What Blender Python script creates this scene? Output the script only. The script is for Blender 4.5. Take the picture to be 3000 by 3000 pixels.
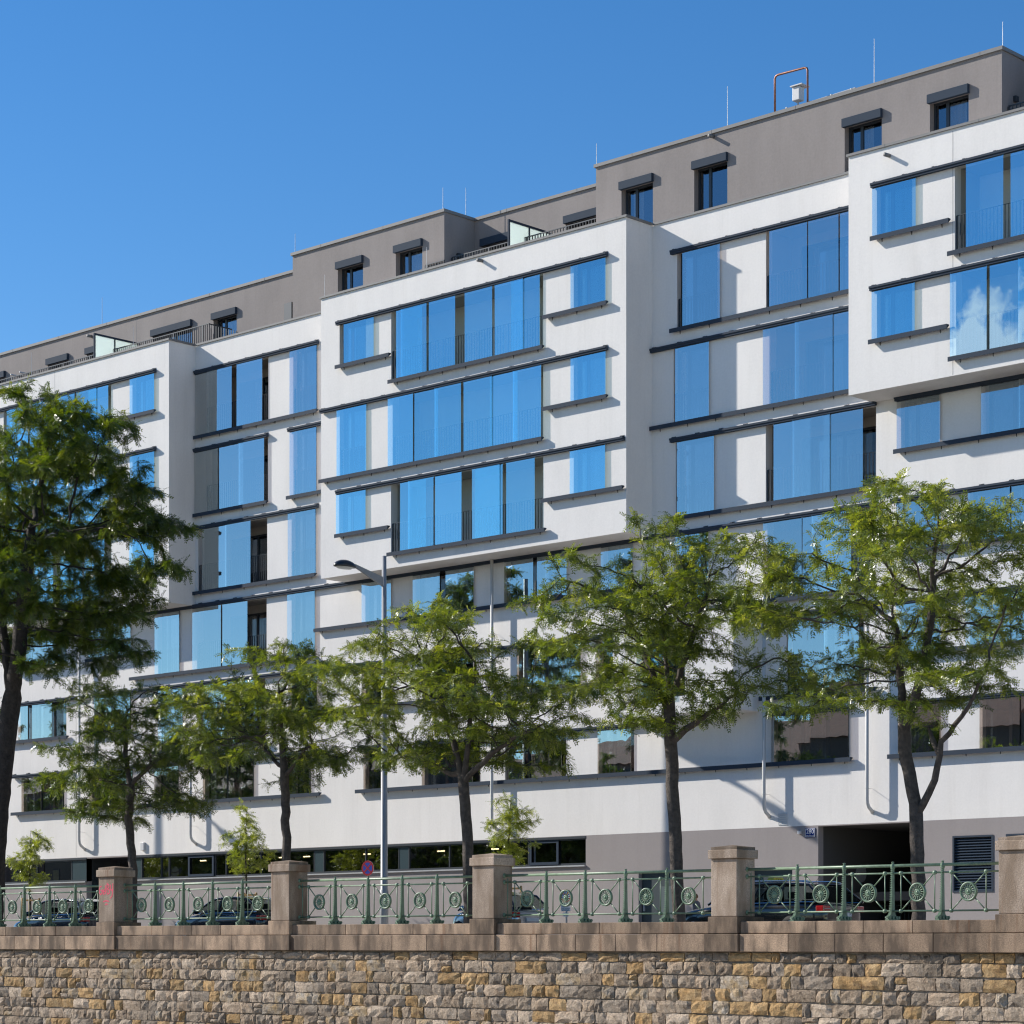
import bpy, bmesh, math, random
import numpy as np
from mathutils import Vector, Matrix
R = math.radians
S = bpy.context.scene
for o in list(bpy.data.objects): bpy.data.objects.remove(o, do_unlink=True)
COL = S.collection
random.seed(7); np.random.seed(7)

# ------------------------------------------------------------------ camera
cd = bpy.data.cameras.new('camera'); cam = bpy.data.objects.new('camera', cd); COL.objects.link(cam)
cam.location = (53.7, -57.4, -0.28); cam.rotation_euler = (R(90), 0, R(43.106))
cd.sensor_width = 36; cd.lens = 86.16; cd.shift_y = 0.4307; cd.clip_start = 0.5; cd.clip_end = 4000
S.camera = cam
# ------------------------------------------------------------------ sky and sun
SUN = Vector((3.3, 1.25, -2.03)).normalized()          # way the light travels
EL = math.asin(-SUN.z); AZ = math.atan2(-SUN.x, -SUN.y)
W = bpy.data.worlds.new('World'); S.world = W; W.use_nodes = True
wn = W.node_tree.nodes; wl = W.node_tree.links; wn.clear()
sky = wn.new('ShaderNodeTexSky'); sky.sky_type = 'NISHITA'; sky.sun_disc = False
sky.sun_elevation = EL; sky.sun_rotation = AZ; sky.altitude = 150; sky.air_density = 1.0; sky.dust_density = 0.05; sky.ozone_density = 3.0
bg = wn.new('ShaderNodeBackground'); bg.inputs['Strength'].default_value = 0.12
wo = wn.new('ShaderNodeOutputWorld')
shs = wn.new('ShaderNodeHueSaturation'); shs.inputs['Saturation'].default_value = 1.31; shs.inputs['Value'].default_value = 0.89; shs.inputs['Hue'].default_value = 0.505
wl.new(sky.outputs[0], shs.inputs['Color']); # a small cumulus across the river, opposite the facade: it shows in the panes of the right bay
tcw = wn.new('ShaderNodeTexCoord'); nzw = wn.new('ShaderNodeTexNoise'); nzw.inputs['Scale'].default_value = 42.0; nzw.inputs['Detail'].default_value = 7.0; nzw.inputs['Roughness'].default_value = 0.58
wl.new(tcw.outputs['Generated'], nzw.inputs['Vector'])
dt = wn.new('ShaderNodeVectorMath'); dt.operation = 'DOT_PRODUCT'; cdir = Vector((-35.0, -56.1, 16.55)).normalized(); dt.inputs[1].default_value = cdir
nv = wn.new('ShaderNodeVectorMath'); nv.operation = 'NORMALIZE'; wl.new(tcw.outputs['Generated'], nv.inputs[0]); wl.new(nv.outputs[0], dt.inputs[0])
mk = wn.new('ShaderNodeMapRange'); mk.inputs['From Min'].default_value = math.cos(R(1.25)); mk.inputs['From Max'].default_value = 1.0; wl.new(dt.outputs['Value'], mk.inputs['Value'])
ad = wn.new('ShaderNodeMath'); ad.operation = 'MULTIPLY_ADD'; ad.inputs[1].default_value = 0.22; wl.new(mk.outputs[0], ad.inputs[0]); wl.new(nzw.outputs['Fac'], ad.inputs[2])
th = wn.new('ShaderNodeMapRange'); th.inputs['From Min'].default_value = 0.62; th.inputs['From Max'].default_value = 0.72; wl.new(ad.outputs[0], th.inputs['Value'])
cm = wn.new('ShaderNodeMix'); cm.data_type = 'RGBA'; mk3 = wn.new('ShaderNodeMath'); mk3.operation = 'MULTIPLY'; mk3.use_clamp = True; mk3.inputs[1].default_value = 4.0; wl.new(mk.outputs[0], mk3.inputs[0]); mk4 = wn.new('ShaderNodeMath'); mk4.operation = 'MULTIPLY'; wl.new(mk3.outputs[0], mk4.inputs[0]); wl.new(th.outputs[0], mk4.inputs[1]); wl.new(mk4.outputs[0], cm.inputs[0]); wl.new(shs.outputs[0], cm.inputs[6]); cm.inputs[7].default_value = (8.0, 7.2, 8.4, 1)
wl.new(cm.outputs[2], bg.inputs['Color']); wl.new(bg.outputs[0], wo.inputs['Surface'])
ld = bpy.data.lights.new('sun', 'SUN'); ld.energy = 5.0; ld.angle = R(0.53); ld.color = (1.0, 0.95, 0.87)
sun = bpy.data.objects.new('sun', ld); COL.objects.link(sun); sun.location = (-60, -60, 60)
sun.rotation_euler = SUN.to_track_quat('-Z', 'Y').to_euler()
S.cycles.use_denoising = True; S.cycles.denoiser = 'OPENIMAGEDENOISE'; S.cycles.denoising_prefilter = 'ACCURATE'; S.cycles.denoising_input_passes = 'RGB_ALBEDO_NORMAL'; S.cycles.filter_width = 1.2; S.cycles.max_bounces = 8; S.cycles.transparent_max_bounces = 24; S.cycles.sample_clamp_indirect = 6.0; S.cycles.caustics_reflective = False
S.view_settings.view_transform = 'Standard'; S.view_settings.look = 'None'
S.view_settings.gamma = 1; S.view_settings.exposure = 0.40; S.view_settings.use_curve_mapping = False

# ------------------------------------------------------------------ helpers
def tag(o, label=None, cat=None, group=None, kind=None):
    if label: o['label'] = label
    if cat: o['category'] = cat
    if group: o['group'] = group
    if kind: o['kind'] = kind
    return o
def empty(name, loc=(0, 0, 0), parent=None):
    o = bpy.data.objects.new(name, None); COL.objects.link(o); o.location = loc; o.empty_display_size = 0.2
    if parent: o.parent = parent
    return o
class MB:
    def __init__(s): s.v = []; s.f = []; s.m = []
    def quad(s, a, b, c, d, m=0):
        n = len(s.v); s.v += [a, b, c, d]; s.f.append((n, n+1, n+2, n+3)); s.m.append(m)
    def poly(s, pts, m=0):
        n = len(s.v); s.v += list(pts); s.f.append(tuple(range(n, n+len(pts)))); s.m.append(m)
    def box(s, x0, x1, y0, y1, z0, z1, m=0):
        n = len(s.v)
        s.v += [(x0,y0,z0),(x1,y0,z0),(x1,y1,z0),(x0,y1,z0),(x0,y0,z1),(x1,y0,z1),(x1,y1,z1),(x0,y1,z1)]
        for q in ((0,1,5,4),(1,2,6,5),(2,3,7,6),(3,0,4,7),(4,5,6,7),(3,2,1,0)): s.f.append(tuple(n+i for i in q)); s.m.append(m)
        return s
    def prism(s, pts, axis, a0, a1, m=0):
        """polygon pts (2D) extruded along axis ('x': pts are (y,z); 'y': (x,z); 'z': (x,y))"""
        def P(p, a): return (a, p[0], p[1]) if axis == 'x' else ((p[0], a, p[1]) if axis == 'y' else (p[0], p[1], a))
        n = len(s.v); k = len(pts)
        s.v += [P(p, a0) for p in pts] + [P(p, a1) for p in pts]
        s.f.append(tuple(n+i for i in range(k))); s.m.append(m)
        s.f.append(tuple(n+k+i for i in reversed(range(k)))); s.m.append(m)
        for i in range(k):
            j = (i+1) % k; s.f.append((n+j, n+i, n+k+i, n+k+j)); s.m.append(m)
        return s
    def tube(s, pts, r, seg=8, m=0, cap=True):
        pts = [Vector(p) for p in pts]; n0 = len(s.v); k = len(pts)
        rr = r if isinstance(r, (list, tuple)) else [r]*k
        ref = None
        for i, p in enumerate(pts):
            d = (pts[min(i+1, k-1)] - pts[max(i-1, 0)]).normalized()
            if ref is None: ref = d.orthogonal().normalized()
            u = (ref - d*ref.dot(d)); u = u.normalized() if u.length > 1e-6 else d.orthogonal().normalized()
            ref = u; v = d.cross(u)
            for j in range(seg):
                t = 2*math.pi*j/seg; s.v.append(tuple(p + (u*math.cos(t) + v*math.sin(t))*rr[i]))
        for i in range(k-1):
            for j in range(seg):
                a = n0+i*seg+j; b = n0+i*seg+(j+1) % seg
                s.f.append((a, b, b+seg, a+seg)); s.m.append(m)
        if cap:
            s.f.append(tuple(n0+j for j in reversed(range(seg)))); s.m.append(m)
            s.f.append(tuple(n0+(k-1)*seg+j for j in range(seg))); s.m.append(m)
        return s
    def lathe(s, prof, c=(0,0,0), axis='z', seg=16, m=0):
        n0 = len(s.v)
        for r, h in prof:
            for j in range(seg):
                t = 2*math.pi*j/seg; a, b = r*math.cos(t), r*math.sin(t)
                p = (a, b, h) if axis == 'z' else ((a, h, b) if axis == 'y' else (h, a, b))
                s.v.append((c[0]+p[0], c[1]+p[1], c[2]+p[2]))
        for i in range(len(prof)-1):
            for j in range(seg):
                a = n0+i*seg+j; b = n0+i*seg+(j+1) % seg
                s.f.append((a, b, b+seg, a+seg) if axis != 'y' else (b, a, a+seg, b+seg)); s.m.append(m)
        return s
    def add(s, o, off=(0, 0, 0)):
        n = len(s.v); s.v += [(p[0]+off[0], p[1]+off[1], p[2]+off[2]) for p in o.v]
        s.f += [tuple(i+n for i in f) for f in o.f]; s.m += o.m
    def mesh(s, name, mats, smooth=False):
        me = bpy.data.meshes.new(name); me.from_pydata([tuple(p) for p in s.v], [], s.f)
        for mm in (mats if isinstance(mats, (list, tuple)) else [mats]): me.materials.append(mm)
        if any(s.m): me.polygons.foreach_set('material_index', s.m)
        if smooth: me.polygons.foreach_set('use_smooth', [True]*len(me.polygons))
        me.validate(); me.update(); return me
    def build(s, name, mats, parent=None, smooth=False, loc=None):
        o = bpy.data.objects.new(name, s.mesh(name, mats, smooth)); COL.objects.link(o)
        if parent: o.parent = parent
        if loc: o.location = loc
        return o
def link(name, me, parent=None, loc=(0,0,0), rot=None, scale=None):
    o = bpy.data.objects.new(name, me); COL.objects.link(o); o.location = loc
    if parent: o.parent = parent
    if rot: o.rotation_euler = rot
    if scale: o.scale = scale
    return o
def box(name, x0, x1, y0, y1, z0, z1, mat, parent=None): return MB().box(x0,x1,y0,y1,z0,z1).build(name, mat, parent)
def bevel(o, w, seg=2, ang=40):
    m = o.modifiers.new('bevel', 'BEVEL'); m.width = w; m.segments = seg; m.limit_method = 'ANGLE'; m.angle_limit = R(ang); return o

# ------------------------------------------------------------------ materials
M = {}
def mat(name):
    m = bpy.data.materials.new(name); m.use_nodes = True; M[name] = m
    nt = m.node_tree; nt.nodes.clear(); out = nt.nodes.new('ShaderNodeOutputMaterial')
    return m, nt, out
def N(nt, t, **kw):
    n = nt.nodes.new(t)
    for k, v in kw.items():
        if k.startswith('_'): setattr(n, k[1:], v)
        else: n.inputs[k.replace('__', ' ')].default_value = v
    return n
def ramp(nt, stops, interp='LINEAR'):
    r = nt.nodes.new('ShaderNodeValToRGB'); e = r.color_ramp; e.interpolation = interp
    while len(e.elements) < len(stops): e.elements.new(0.5)
    for i, (p, c) in enumerate(stops):
        e.elements[i].position = p; e.elements[i].color = (*c, 1) if len(c) == 3 else c
    return r
def simple(name, col, rough=0.5, metal=0.0, spec=0.5, noise=None, nscale=3.0, bump=0.0, bscale=60.0, bdist=0.003, coat=0.0):
    m, nt, out = mat(name); L = nt.links
    p = N(nt, 'ShaderNodeBsdfPrincipled'); p.inputs['Base Color'].default_value = (*col, 1)
    p.inputs['Roughness'].default_value = rough; p.inputs['Metallic'].default_value = metal
    p.inputs['Specular IOR Level'].default_value = spec; p.inputs['Coat Weight'].default_value = coat
    L.new(p.outputs[0], out.inputs['Surface'])
    if noise or bump:
        tc = N(nt, 'ShaderNodeTexCoord')
    if noise:
        nz = N(nt, 'ShaderNodeTexNoise', Scale=nscale, Detail=6.0, Roughness=0.6); L.new(tc.outputs['Object'], nz.inputs['Vector'])
        a = tuple(c*(1-noise) for c in col); b = tuple(min(1, c*(1+noise)) for c in col)
        r = ramp(nt, [(0.3, a), (0.7, b)]); L.new(nz.outputs['Fac'], r.inputs['Fac']); L.new(r.outputs['Color'], p.inputs['Base Color'])
    if bump:
        b2 = N(nt, 'ShaderNodeTexNoise', Scale=bscale, Detail=4.0, Roughness=0.65); L.new(tc.outputs['Object'], b2.inputs['Vector'])
        bp = N(nt, 'ShaderNodeBump', Strength=bump, Distance=bdist); L.new(b2.outputs['Fac'], bp.inputs['Height']); L.new(bp.outputs[0], p.inputs['Normal'])
    return m
def plaster(name, col, stain):
    m, nt, out = mat(name); L = nt.links
    tc = N(nt, 'ShaderNodeTexCoord')
    p = N(nt, 'ShaderNodeBsdfPrincipled', Roughness=0.9); p.inputs['Specular IOR Level'].default_value = 0.2
    mp = N(nt, 'ShaderNodeMapping'); mp.inputs['Scale'].default_value = (1, 1, 0.35); L.new(tc.outputs['Object'], mp.inputs['Vector'])
    n1 = N(nt, 'ShaderNodeTexNoise', Scale=0.9, Detail=7.0, Roughness=0.62); L.new(mp.outputs[0], n1.inputs['Vector'])
    n2 = N(nt, 'ShaderNodeTexNoise', Scale=14.0, Detail=3.0, Roughness=0.6); L.new(tc.outputs['Object'], n2.inputs['Vector'])
    mx = N(nt, 'ShaderNodeMix', _data_type='FLOAT'); mx.inputs[0].default_value = 0.35
    L.new(n1.outputs['Fac'], mx.inputs[2]); L.new(n2.outputs['Fac'], mx.inputs[3])
    r = ramp(nt, [(0.3, tuple(c*(1-stain) for c in col)), (0.6, col)]); L.new(mx.outputs[0], r.inputs['Fac']); L.new(r.outputs['Color'], p.inputs['Base Color'])
    ms = N(nt, 'ShaderNodeMapping'); ms.inputs['Scale'].default_value = (3.5, 3.5, 0.16); L.new(tc.outputs['Object'], ms.inputs['Vector'])
    n5 = N(nt, 'ShaderNodeTexNoise', Scale=1.0, Detail=5.0, Roughness=0.7); L.new(ms.outputs[0], n5.inputs['Vector'])
    r5 = ramp(nt, [(0.52, (1, 1, 1)), (0.75, (0.86, 0.85, 0.83))]); L.new(n5.outputs['Fac'], r5.inputs['Fac'])
    m5 = N(nt, 'ShaderNodeMix', _data_type='RGBA', _blend_type='MULTIPLY'); m5.inputs[0].default_value = 0.35; L.new(r.outputs['Color'], m5.inputs[6]); L.new(r5.outputs['Color'], m5.inputs[7]); L.new(m5.outputs[2], p.inputs['Base Color'])
    b = N(nt, 'ShaderNodeTexNoise', Scale=38.0, Detail=5.0, Roughness=0.7); L.new(tc.outputs['Object'], b.inputs['Vector'])
    bp = N(nt, 'ShaderNodeBump', Strength=0.45, Distance=0.010); L.new(b.outputs['Fac'], bp.inputs['Height']); L.new(bp.outputs[0], p.inputs['Normal'])
    L.new(p.outputs[0], out.inputs['Surface']); return m
def glass(name, refl, tint, fac0, fac1, rough=0.0, wav=0.0):
    """coated sheet glass: mirror layer over tinted see-through"""
    m, nt, out = mat(name); L = nt.links
    g = N(nt, 'ShaderNodeBsdfGlossy', Roughness=rough); g.inputs['Color'].default_value = (*refl, 1)
    t = N(nt, 'ShaderNodeBsdfTransparent'); t.inputs['Color'].default_value = (*tint, 1)
    lw = N(nt, 'ShaderNodeLayerWeight', Blend=0.35); mr = N(nt, 'ShaderNodeMapRange'); mr.inputs['To Min'].default_value = fac0; mr.inputs['To Max'].default_value = fac1
    gb_ = N(nt, 'ShaderNodeNewGeometry'); iv = N(nt, 'ShaderNodeMath', _operation='SUBTRACT'); iv.inputs[0].default_value = 1.0; L.new(gb_.outputs['Backfacing'], iv.inputs[1])
    ml = N(nt, 'ShaderNodeMath', _operation='MULTIPLY'); L.new(mr.outputs[0], ml.inputs[0]); L.new(iv.outputs[0], ml.inputs[1])
    tm = N(nt, 'ShaderNodeMix', _data_type='RGBA'); L.new(gb_.outputs['Backfacing'], tm.inputs[0]); tm.inputs[6].default_value = (*tint, 1); tm.inputs[7].default_value = (1, 1, 1, 1); L.new(tm.outputs[2], t.inputs['Color'])
    L.new(lw.outputs['Facing'], mr.inputs['Value'])
    mx = N(nt, 'ShaderNodeMixShader'); L.new(ml.outputs[0], mx.inputs['Fac']); L.new(t.outputs[0], mx.inputs[1]); L.new(g.outputs[0], mx.inputs[2])
    oi_ = N(nt, 'ShaderNodeObjectInfo'); vr = N(nt, 'ShaderNodeMapRange'); vr.inputs['To Min'].default_value = 0.86; vr.inputs['To Max'].default_value = 1.06; L.new(oi_.outputs['Random'], vr.inputs['Value'])
    hv = N(nt, 'ShaderNodeHueSaturation'); hv.inputs['Color'].default_value = (*refl, 1); L.new(vr.outputs[0], hv.inputs['Value']); L.new(hv.outputs[0], g.inputs['Color'])
    if wav:
        tc = N(nt, 'ShaderNodeTexCoord'); nz = N(nt, 'ShaderNodeTexNoise', Scale=1.6, Detail=1.0); L.new(tc.outputs['Object'], nz.inputs['Vector'])
        bp = N(nt, 'ShaderNodeBump', Strength=1.0, Distance=wav); L.new(nz.outputs['Fac'], bp.inputs['Height']); L.new(bp.outputs[0], g.inputs['Normal'])
    L.new(mx.outputs[0], out.inputs['Surface']); return m
plaster('white_plaster', (0.84, 0.805, 0.765), 0.10)
plaster('grey_plaster', (0.305, 0.272, 0.255), 0.18)
plaster('base_plaster', (0.335, 0.30, 0.29), 0.10)
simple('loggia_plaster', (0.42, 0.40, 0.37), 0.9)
simple('dark_metal', (0.044, 0.058, 0.080), 0.7, 0.0, 0.10)
simple('frame_metal', (0.030, 0.037, 0.046), 0.4)
simple('coping_metal', (0.20, 0.195, 0.19), 0.6, 0.0, 0.3, noise=0.06)
simple('shutter_metal', (0.040, 0.056, 0.080), 0.7, 0.0, 0.08)
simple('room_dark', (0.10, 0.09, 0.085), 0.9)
simple('curtain', (0.62, 0.60, 0.57), 0.9)
simple('zinc', (0.50, 0.50, 0.50), 0.40, 0.6, noise=0.1, nscale=8)
simple('pipe_white', (0.56, 0.55, 0.53), 0.6)
simple('copper', (0.28, 0.13, 0.085), 0.5, 0.5, noise=0.25, nscale=12)
simple('steel_pale', (0.45, 0.46, 0.47), 0.5, 0.3)
simple('vent_pale', (0.6, 0.6, 0.6), 0.5)
glass('glass_blue', (0.48, 0.85, 1.0), (0.80, 0.95, 0.88), 0.52, 0.62, 0.0, 0.0006)
glass('glass_bronze', (0.74, 0.90, 0.96), (0.80, 0.69, 0.62), 0.46, 0.58, 0.0, 0.0005)
glass('glass_window', (0.75, 0.85, 0.95), (0.55, 0.60, 0.62), 0.16, 0.7)
glass('glass_shop', (0.8, 0.82, 0.85), (0.50, 0.51, 0.52), 0.30, 0.65)
m, nt, out = mat('frosted'); d1_ = N(nt, 'ShaderNodeBsdfDiffuse'); d1_.inputs['Color'].default_value = (0.80, 0.86, 0.83, 1); t1_ = N(nt, 'ShaderNodeBsdfTranslucent'); t1_.inputs['Color'].default_value = (0.85, 0.92, 0.89, 1); x1_ = N(nt, 'ShaderNodeMixShader'); x1_.inputs['Fac'].default_value = 0.6; nt.links.new(d1_.outputs[0], x1_.inputs[1]); nt.links.new(t1_.outputs[0], x1_.inputs[2]); nt.links.new(x1_.outputs[0], out.inputs['Surface'])
simple('panel_teal', (0.045, 0.07, 0.078), 0.25)

# ------------------------------------------------------------------ the setting
def sheet(name, x0, x1, y0, y1, z, m, kind='structure'):
    o = MB(); o.quad((x0,y0,z),(x1,y0,z),(x1,y1,z),(x0,y1,z)); o = o.build(name, m); tag(o, kind=kind); return o
simple('asphalt', (0.085, 0.083, 0.080), 0.85, noise=0.25, nscale=2.5, bump=0.4, bscale=120, bdist=0.004)
simple('paving', (0.48, 0.455, 0.42), 0.85, noise=0.15, nscale=1.2, bump=0.3, bscale=80)
simple('canal_bed', (0.50, 0.46, 0.41), 0.9, noise=0.2, nscale=0.6)
simple('kerb_granite', (0.36, 0.35, 0.34), 0.8, noise=0.15, nscale=20)
simple('earth', (0.42, 0.39, 0.34), 0.95, noise=0.3, nscale=0.5)
g = sheet('ground', -1500, 1500, -1500, 1500, -6.6, M['canal_bed'])
o = MB().box(-200, 200, -120, -55.0, -6.5, -2.0).build('opposite_bank', M['earth']); tag(o, kind='structure')
o = MB().box(-200, 200, -17.1, 60, -6.5, -0.02).build('street_bed', M['earth']); tag(o, kind='structure')
sheet('road', -200, 200, -15.0, -4.42, 0.0, M['asphalt'])
o = MB().box(-200, 200, -4.40, -0.001, -0.01, 0.12).build('pavement', M['paving']); tag(o, kind='structure')
o = MB().box(-200, 200, -17.05, -15.02, -0.01, 0.12).build('tree_strip', M['paving']); tag(o, kind='structure')
for nm, y0 in (('kerb', -4.55), ('kerb', -15.02)):
    o = MB().box(-200, 200, y0, y0+0.14, -0.01, 0.13).build(nm, M['kerb_granite']); tag(o, kind='structure')
simple('road_paint', (0.75, 0.75, 0.73), 0.7, noise=0.1)
o = MB()
for i in range(-15, 16): o.box(i*6.0, i*6.0+3.0, -9.95, -9.83, 0.001, 0.005)
o = o.build('lane_marking', M['road_paint']); tag(o, kind='structure')

# ------------------------------------------------------------------ the apartment building
BLD = empty('apartment_building')
tag(BLD, 'long white apartment building with blue sliding glass screens, projecting bays and grey top storey', 'building')
BY = -1.23                                              # front plane of the projecting bays; 0 is the recessed facade
def wall_mesh(mb, x0, x1, z0, z1, Y, holes, th=0.3):
    hs = [(max(h[0], x0), min(h[1], x1), max(h[2], z0), min(h[3], z1)) for h in holes if h[1] > x0 and h[0] < x1 and h[3] > z0 and h[2] < z1]
    xs = sorted({x0, x1, *[v for h in hs for v in h[:2]]}); zs = sorted({z0, z1, *[v for h in hs for v in h[2:4]]})
    for i in range(len(xs)-1):
        for j in range(len(zs)-1):
            cx, cz = (xs[i]+xs[i+1])/2, (zs[j]+zs[j+1])/2
            if any(h[0] < cx < h[1] and h[2] < cz < h[3] for h in hs): continue
            mb.quad((xs[i],Y,zs[j]), (xs[i+1],Y,zs[j]), (xs[i+1],Y,zs[j+1]), (xs[i],Y,zs[j+1]))
    for a, b, c, d in hs:
        y1 = Y+th
        mb.quad((a,Y,c),(a,Y,d),(a,y1,d),(a,y1,c)); mb.quad((b,Y,d),(b,Y,c),(b,y1,c),(b,y1,d))
        mb.quad((a,Y,d),(b,Y,d),(b,y1,d),(a,y1,d)); mb.quad((b,Y,c),(a,Y,c),(a,y1,c),(b,y1,c))
Z0 = 20.92; DZ = 2.835
ST = 2.37; SS = 1.47                                    # rail to rail: tall and short screens
def zr(r): return Z0 - DZ*r
HOLES = {'B0': [], 'B1': [], 'B2': [], 'R': [], 'LB': []}
mul = []
def frame_part(name, x0, x1, z0, z1, y, w=0.06, splits=(), parent=None, m='frame_metal', d=0.06):
    f = MB(); f.box(x0,x1,y,y+d,z0,z0+w).box(x0,x1,y,y+d,z1-w,z1).box(x0,x0+w,y,y+d,z0+w,z1-w).box(x1-w,x1,y,y+d,z0+w,z1-w)
    for s in splits: f.box(s-w*0.8,s+w*0.8,y-0.004,y+d,z0+w,z1-w)
    return f.build(name, M[m], parent)
rw = random.Random(3)
def window(x0, x1, z0, z1, Y, depth=0.18, glassm='glass_window', splits=None, curtain=True):
    if splits is None: splits = [x0+(x1-x0)*0.34] if x1-x0 < 2 else [x0+(x1-x0)*k/3 for k in (1, 2)]
    w = frame_part('window', x0, x1, z0, z1, Y+depth, 0.06, splits, BLD)
    MB().box(x0+0.05, x1-0.05, Y+depth+0.025, Y+depth+0.033, z0+0.05, z1-0.05).build('pane', M[glassm], w)
    if curtain and rw.random() < 0.55:
        c = MB(); a = x0+0.08+rw.random()*(x1-x0)*0.4; b = min(x1-0.08, a+(x1-x0)*(0.25+0.3*rw.random())); n = 14
        for k in range(n):
            u0, u1 = a+(b-a)*k/n, a+(b-a)*(k+1)/n
            c.quad((u0, Y+depth+0.22+0.04*math.sin(k*2.2), z0+0.05), (u1, Y+depth+0.22+0.04*math.sin((k+1)*2.2), z0+0.05), (u1, Y+depth+0.22+0.04*math.sin((k+1)*2.2), z1-0.05), (u0, Y+depth+0.22+0.04*math.sin(k*2.2), z1-0.05))
        c.build('curtain', M['curtain'], w, True)
    return w
def balcony_railing(x0, x1, z0, Y, h=1.02):
    r = MB(); r.box(x0, x1, Y-0.012, Y+0.02, z0+h-0.012, z0+h).box(x0, x1, Y-0.008, Y+0.008, z0+0.07, z0+0.085)
    n = max(2, int(round((x1-x0)/0.115)))
    for k in range(n+1):
        x = x0+(x1-x0)*k/n; t = 0.02 if k in (0, n) else 0.007
        r.box(x-t, x+t, Y-0.015, Y+0.015, z0+0.01, z0+h-0.012)
    return r.build('balcony_railing', M['frame_metal'], BLD)
def loggia(x0, x1, z0, z1, Y, d=1.25):
    b = MB(); y1 = Y+d; y0 = Y+0.3
    b.quad((x0,y0,z0),(x0,y0,z1),(x0,y1,z1),(x0,y1,z0)); b.quad((x1,y0,z1),(x1,y0,z0),(x1,y1,z0),(x1,y1,z1))
    b.quad((x0,y0,z1),(x1,y0,z1),(x1,y1,z1),(x0,y1,z1)); b.quad((x1,y0,z0),(x0,y0,z0),(x0,y1,z0),(x1,y1,z0))
    xa, xb = x0+0.35, x1-0.5; zt = z1-0.28
    wall_mesh(b, x0, x1, z0, z1, y1, [(xa, xb, z0+0.02, zt)], 0.15)
    b.build('loggia', M['loggia_plaster'], BLD)
    k = max(2, int((xb-xa)/1.1)); window(xa, xb, z0+0.02, zt, y1, 0.05, 'glass_window', [xa+(xb-xa)*i/k for i in range(1, k)])
BR_T = MB(); BR_T.box(-0.035, 0.035, -0.12, 0.0, 0.0, 0.035); BR_T.box(-0.05, 0.05, -0.02, 0.0, -0.02, 0.06); BR_T = BR_T.mesh('bracket', M['frame_metal'])
BR_B = MB(); BR_B.box(-0.03, 0.03, -0.15, 0.0, -0.03, 0.0); BR_B.prism([(-0.02,-0.03),(0,-0.03),(0,-0.12)], 'x', -0.012, 0.012); BR_B = BR_B.mesh('bracket', M['frame_metal'])
def rail_top(x0, x1, r, Y):
    z = zr(r); pr = [(Y-0.16, z), (Y-0.03, z), (Y-0.03, z-0.12), (Y-0.135, z-0.12), (Y-0.135, z-0.062), (Y-0.16, z-0.058)]
    o = MB().prism(pr, 'x', x0, x1).build('rail', M['dark_metal'], BLD)
    n = max(1, int(round((x1-x0)/0.98)))
    for k in range(n+1): link('bracket', BR_T, o, (x0+0.1+(x1-x0-0.2)*k/n, Y, z+0.0))
def rail_bot(x0, x1, r, Y, k):
    z = zr(r) - (ST if k == 'T' else SS); h = 0.125
    pr = [(Y-0.165, z), (Y-0.045, z), (Y-0.045, z-0.03), (Y-0.15, z-h), (Y-0.165, z-h)]
    o = MB().prism(pr, 'x', x0, x1).build('rail', M['dark_metal'], BLD)
    n = max(1, int(round((x1-x0)/1.2)))
    for i in range(n+1): link('bracket', BR_B, o, (x0+0.3+(x1-x0-0.6)*i/n, Y, z-0.055))
rp = random.Random(5)
def panel(x0, x1, r, Y, k, gm, t):
    z = zr(r); zb = z-(ST if k == 'T' else SS); y = Y-(0.068 if t == 0 else 0.105)
    cx, cz, hx, hz = (x0+x1)/2, (zb+z)/2, (x1-x0)/2, (z-zb)/2
    o = MB().box(-hx, hx, -0.005, 0.005, -hz+0.005, hz-0.10).build('glass_panel', M[gm], BLD, loc=(cx, y, cz)); o.rotation_euler = (rp.uniform(-.003, .003), 0, rp.uniform(-.004, .004))
    c = MB().box(-hx+0.02, hx-0.02, -0.012, 0.012, hz-0.145, hz-0.098).build('clamp', M['frame_metal'], o)
def row(hk, Y, r, gm, tops, bots, opens, panels):
    for a, b in tops: rail_top(a, b, r, Y)
    for a, b, k in bots: rail_bot(a, b, r, Y, k)
    for a, b, k in opens:
        z1 = zr(r)-0.07; z0 = zr(r)-(ST if k == 'T' else SS)-0.04
        HOLES[hk].append((a, b, z0, z1))
        if b-a > 2.6 and k == 'T': loggia(a, b, z0, z1, Y); balcony_railing(a+0.03, b-0.03, z0, Y+0.06)
        else:
            window(a, b, z0, z1, Y)
            if k == 'T': balcony_railing(a+0.03, b-0.03, z0, Y+0.06, 0.95)
    for i, p in enumerate(panels): panel(p[0], p[1], r, Y, p[2], gm, p[3] if len(p) > 3 else i % 2)
T, s_ = 'T', 'S'
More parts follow.
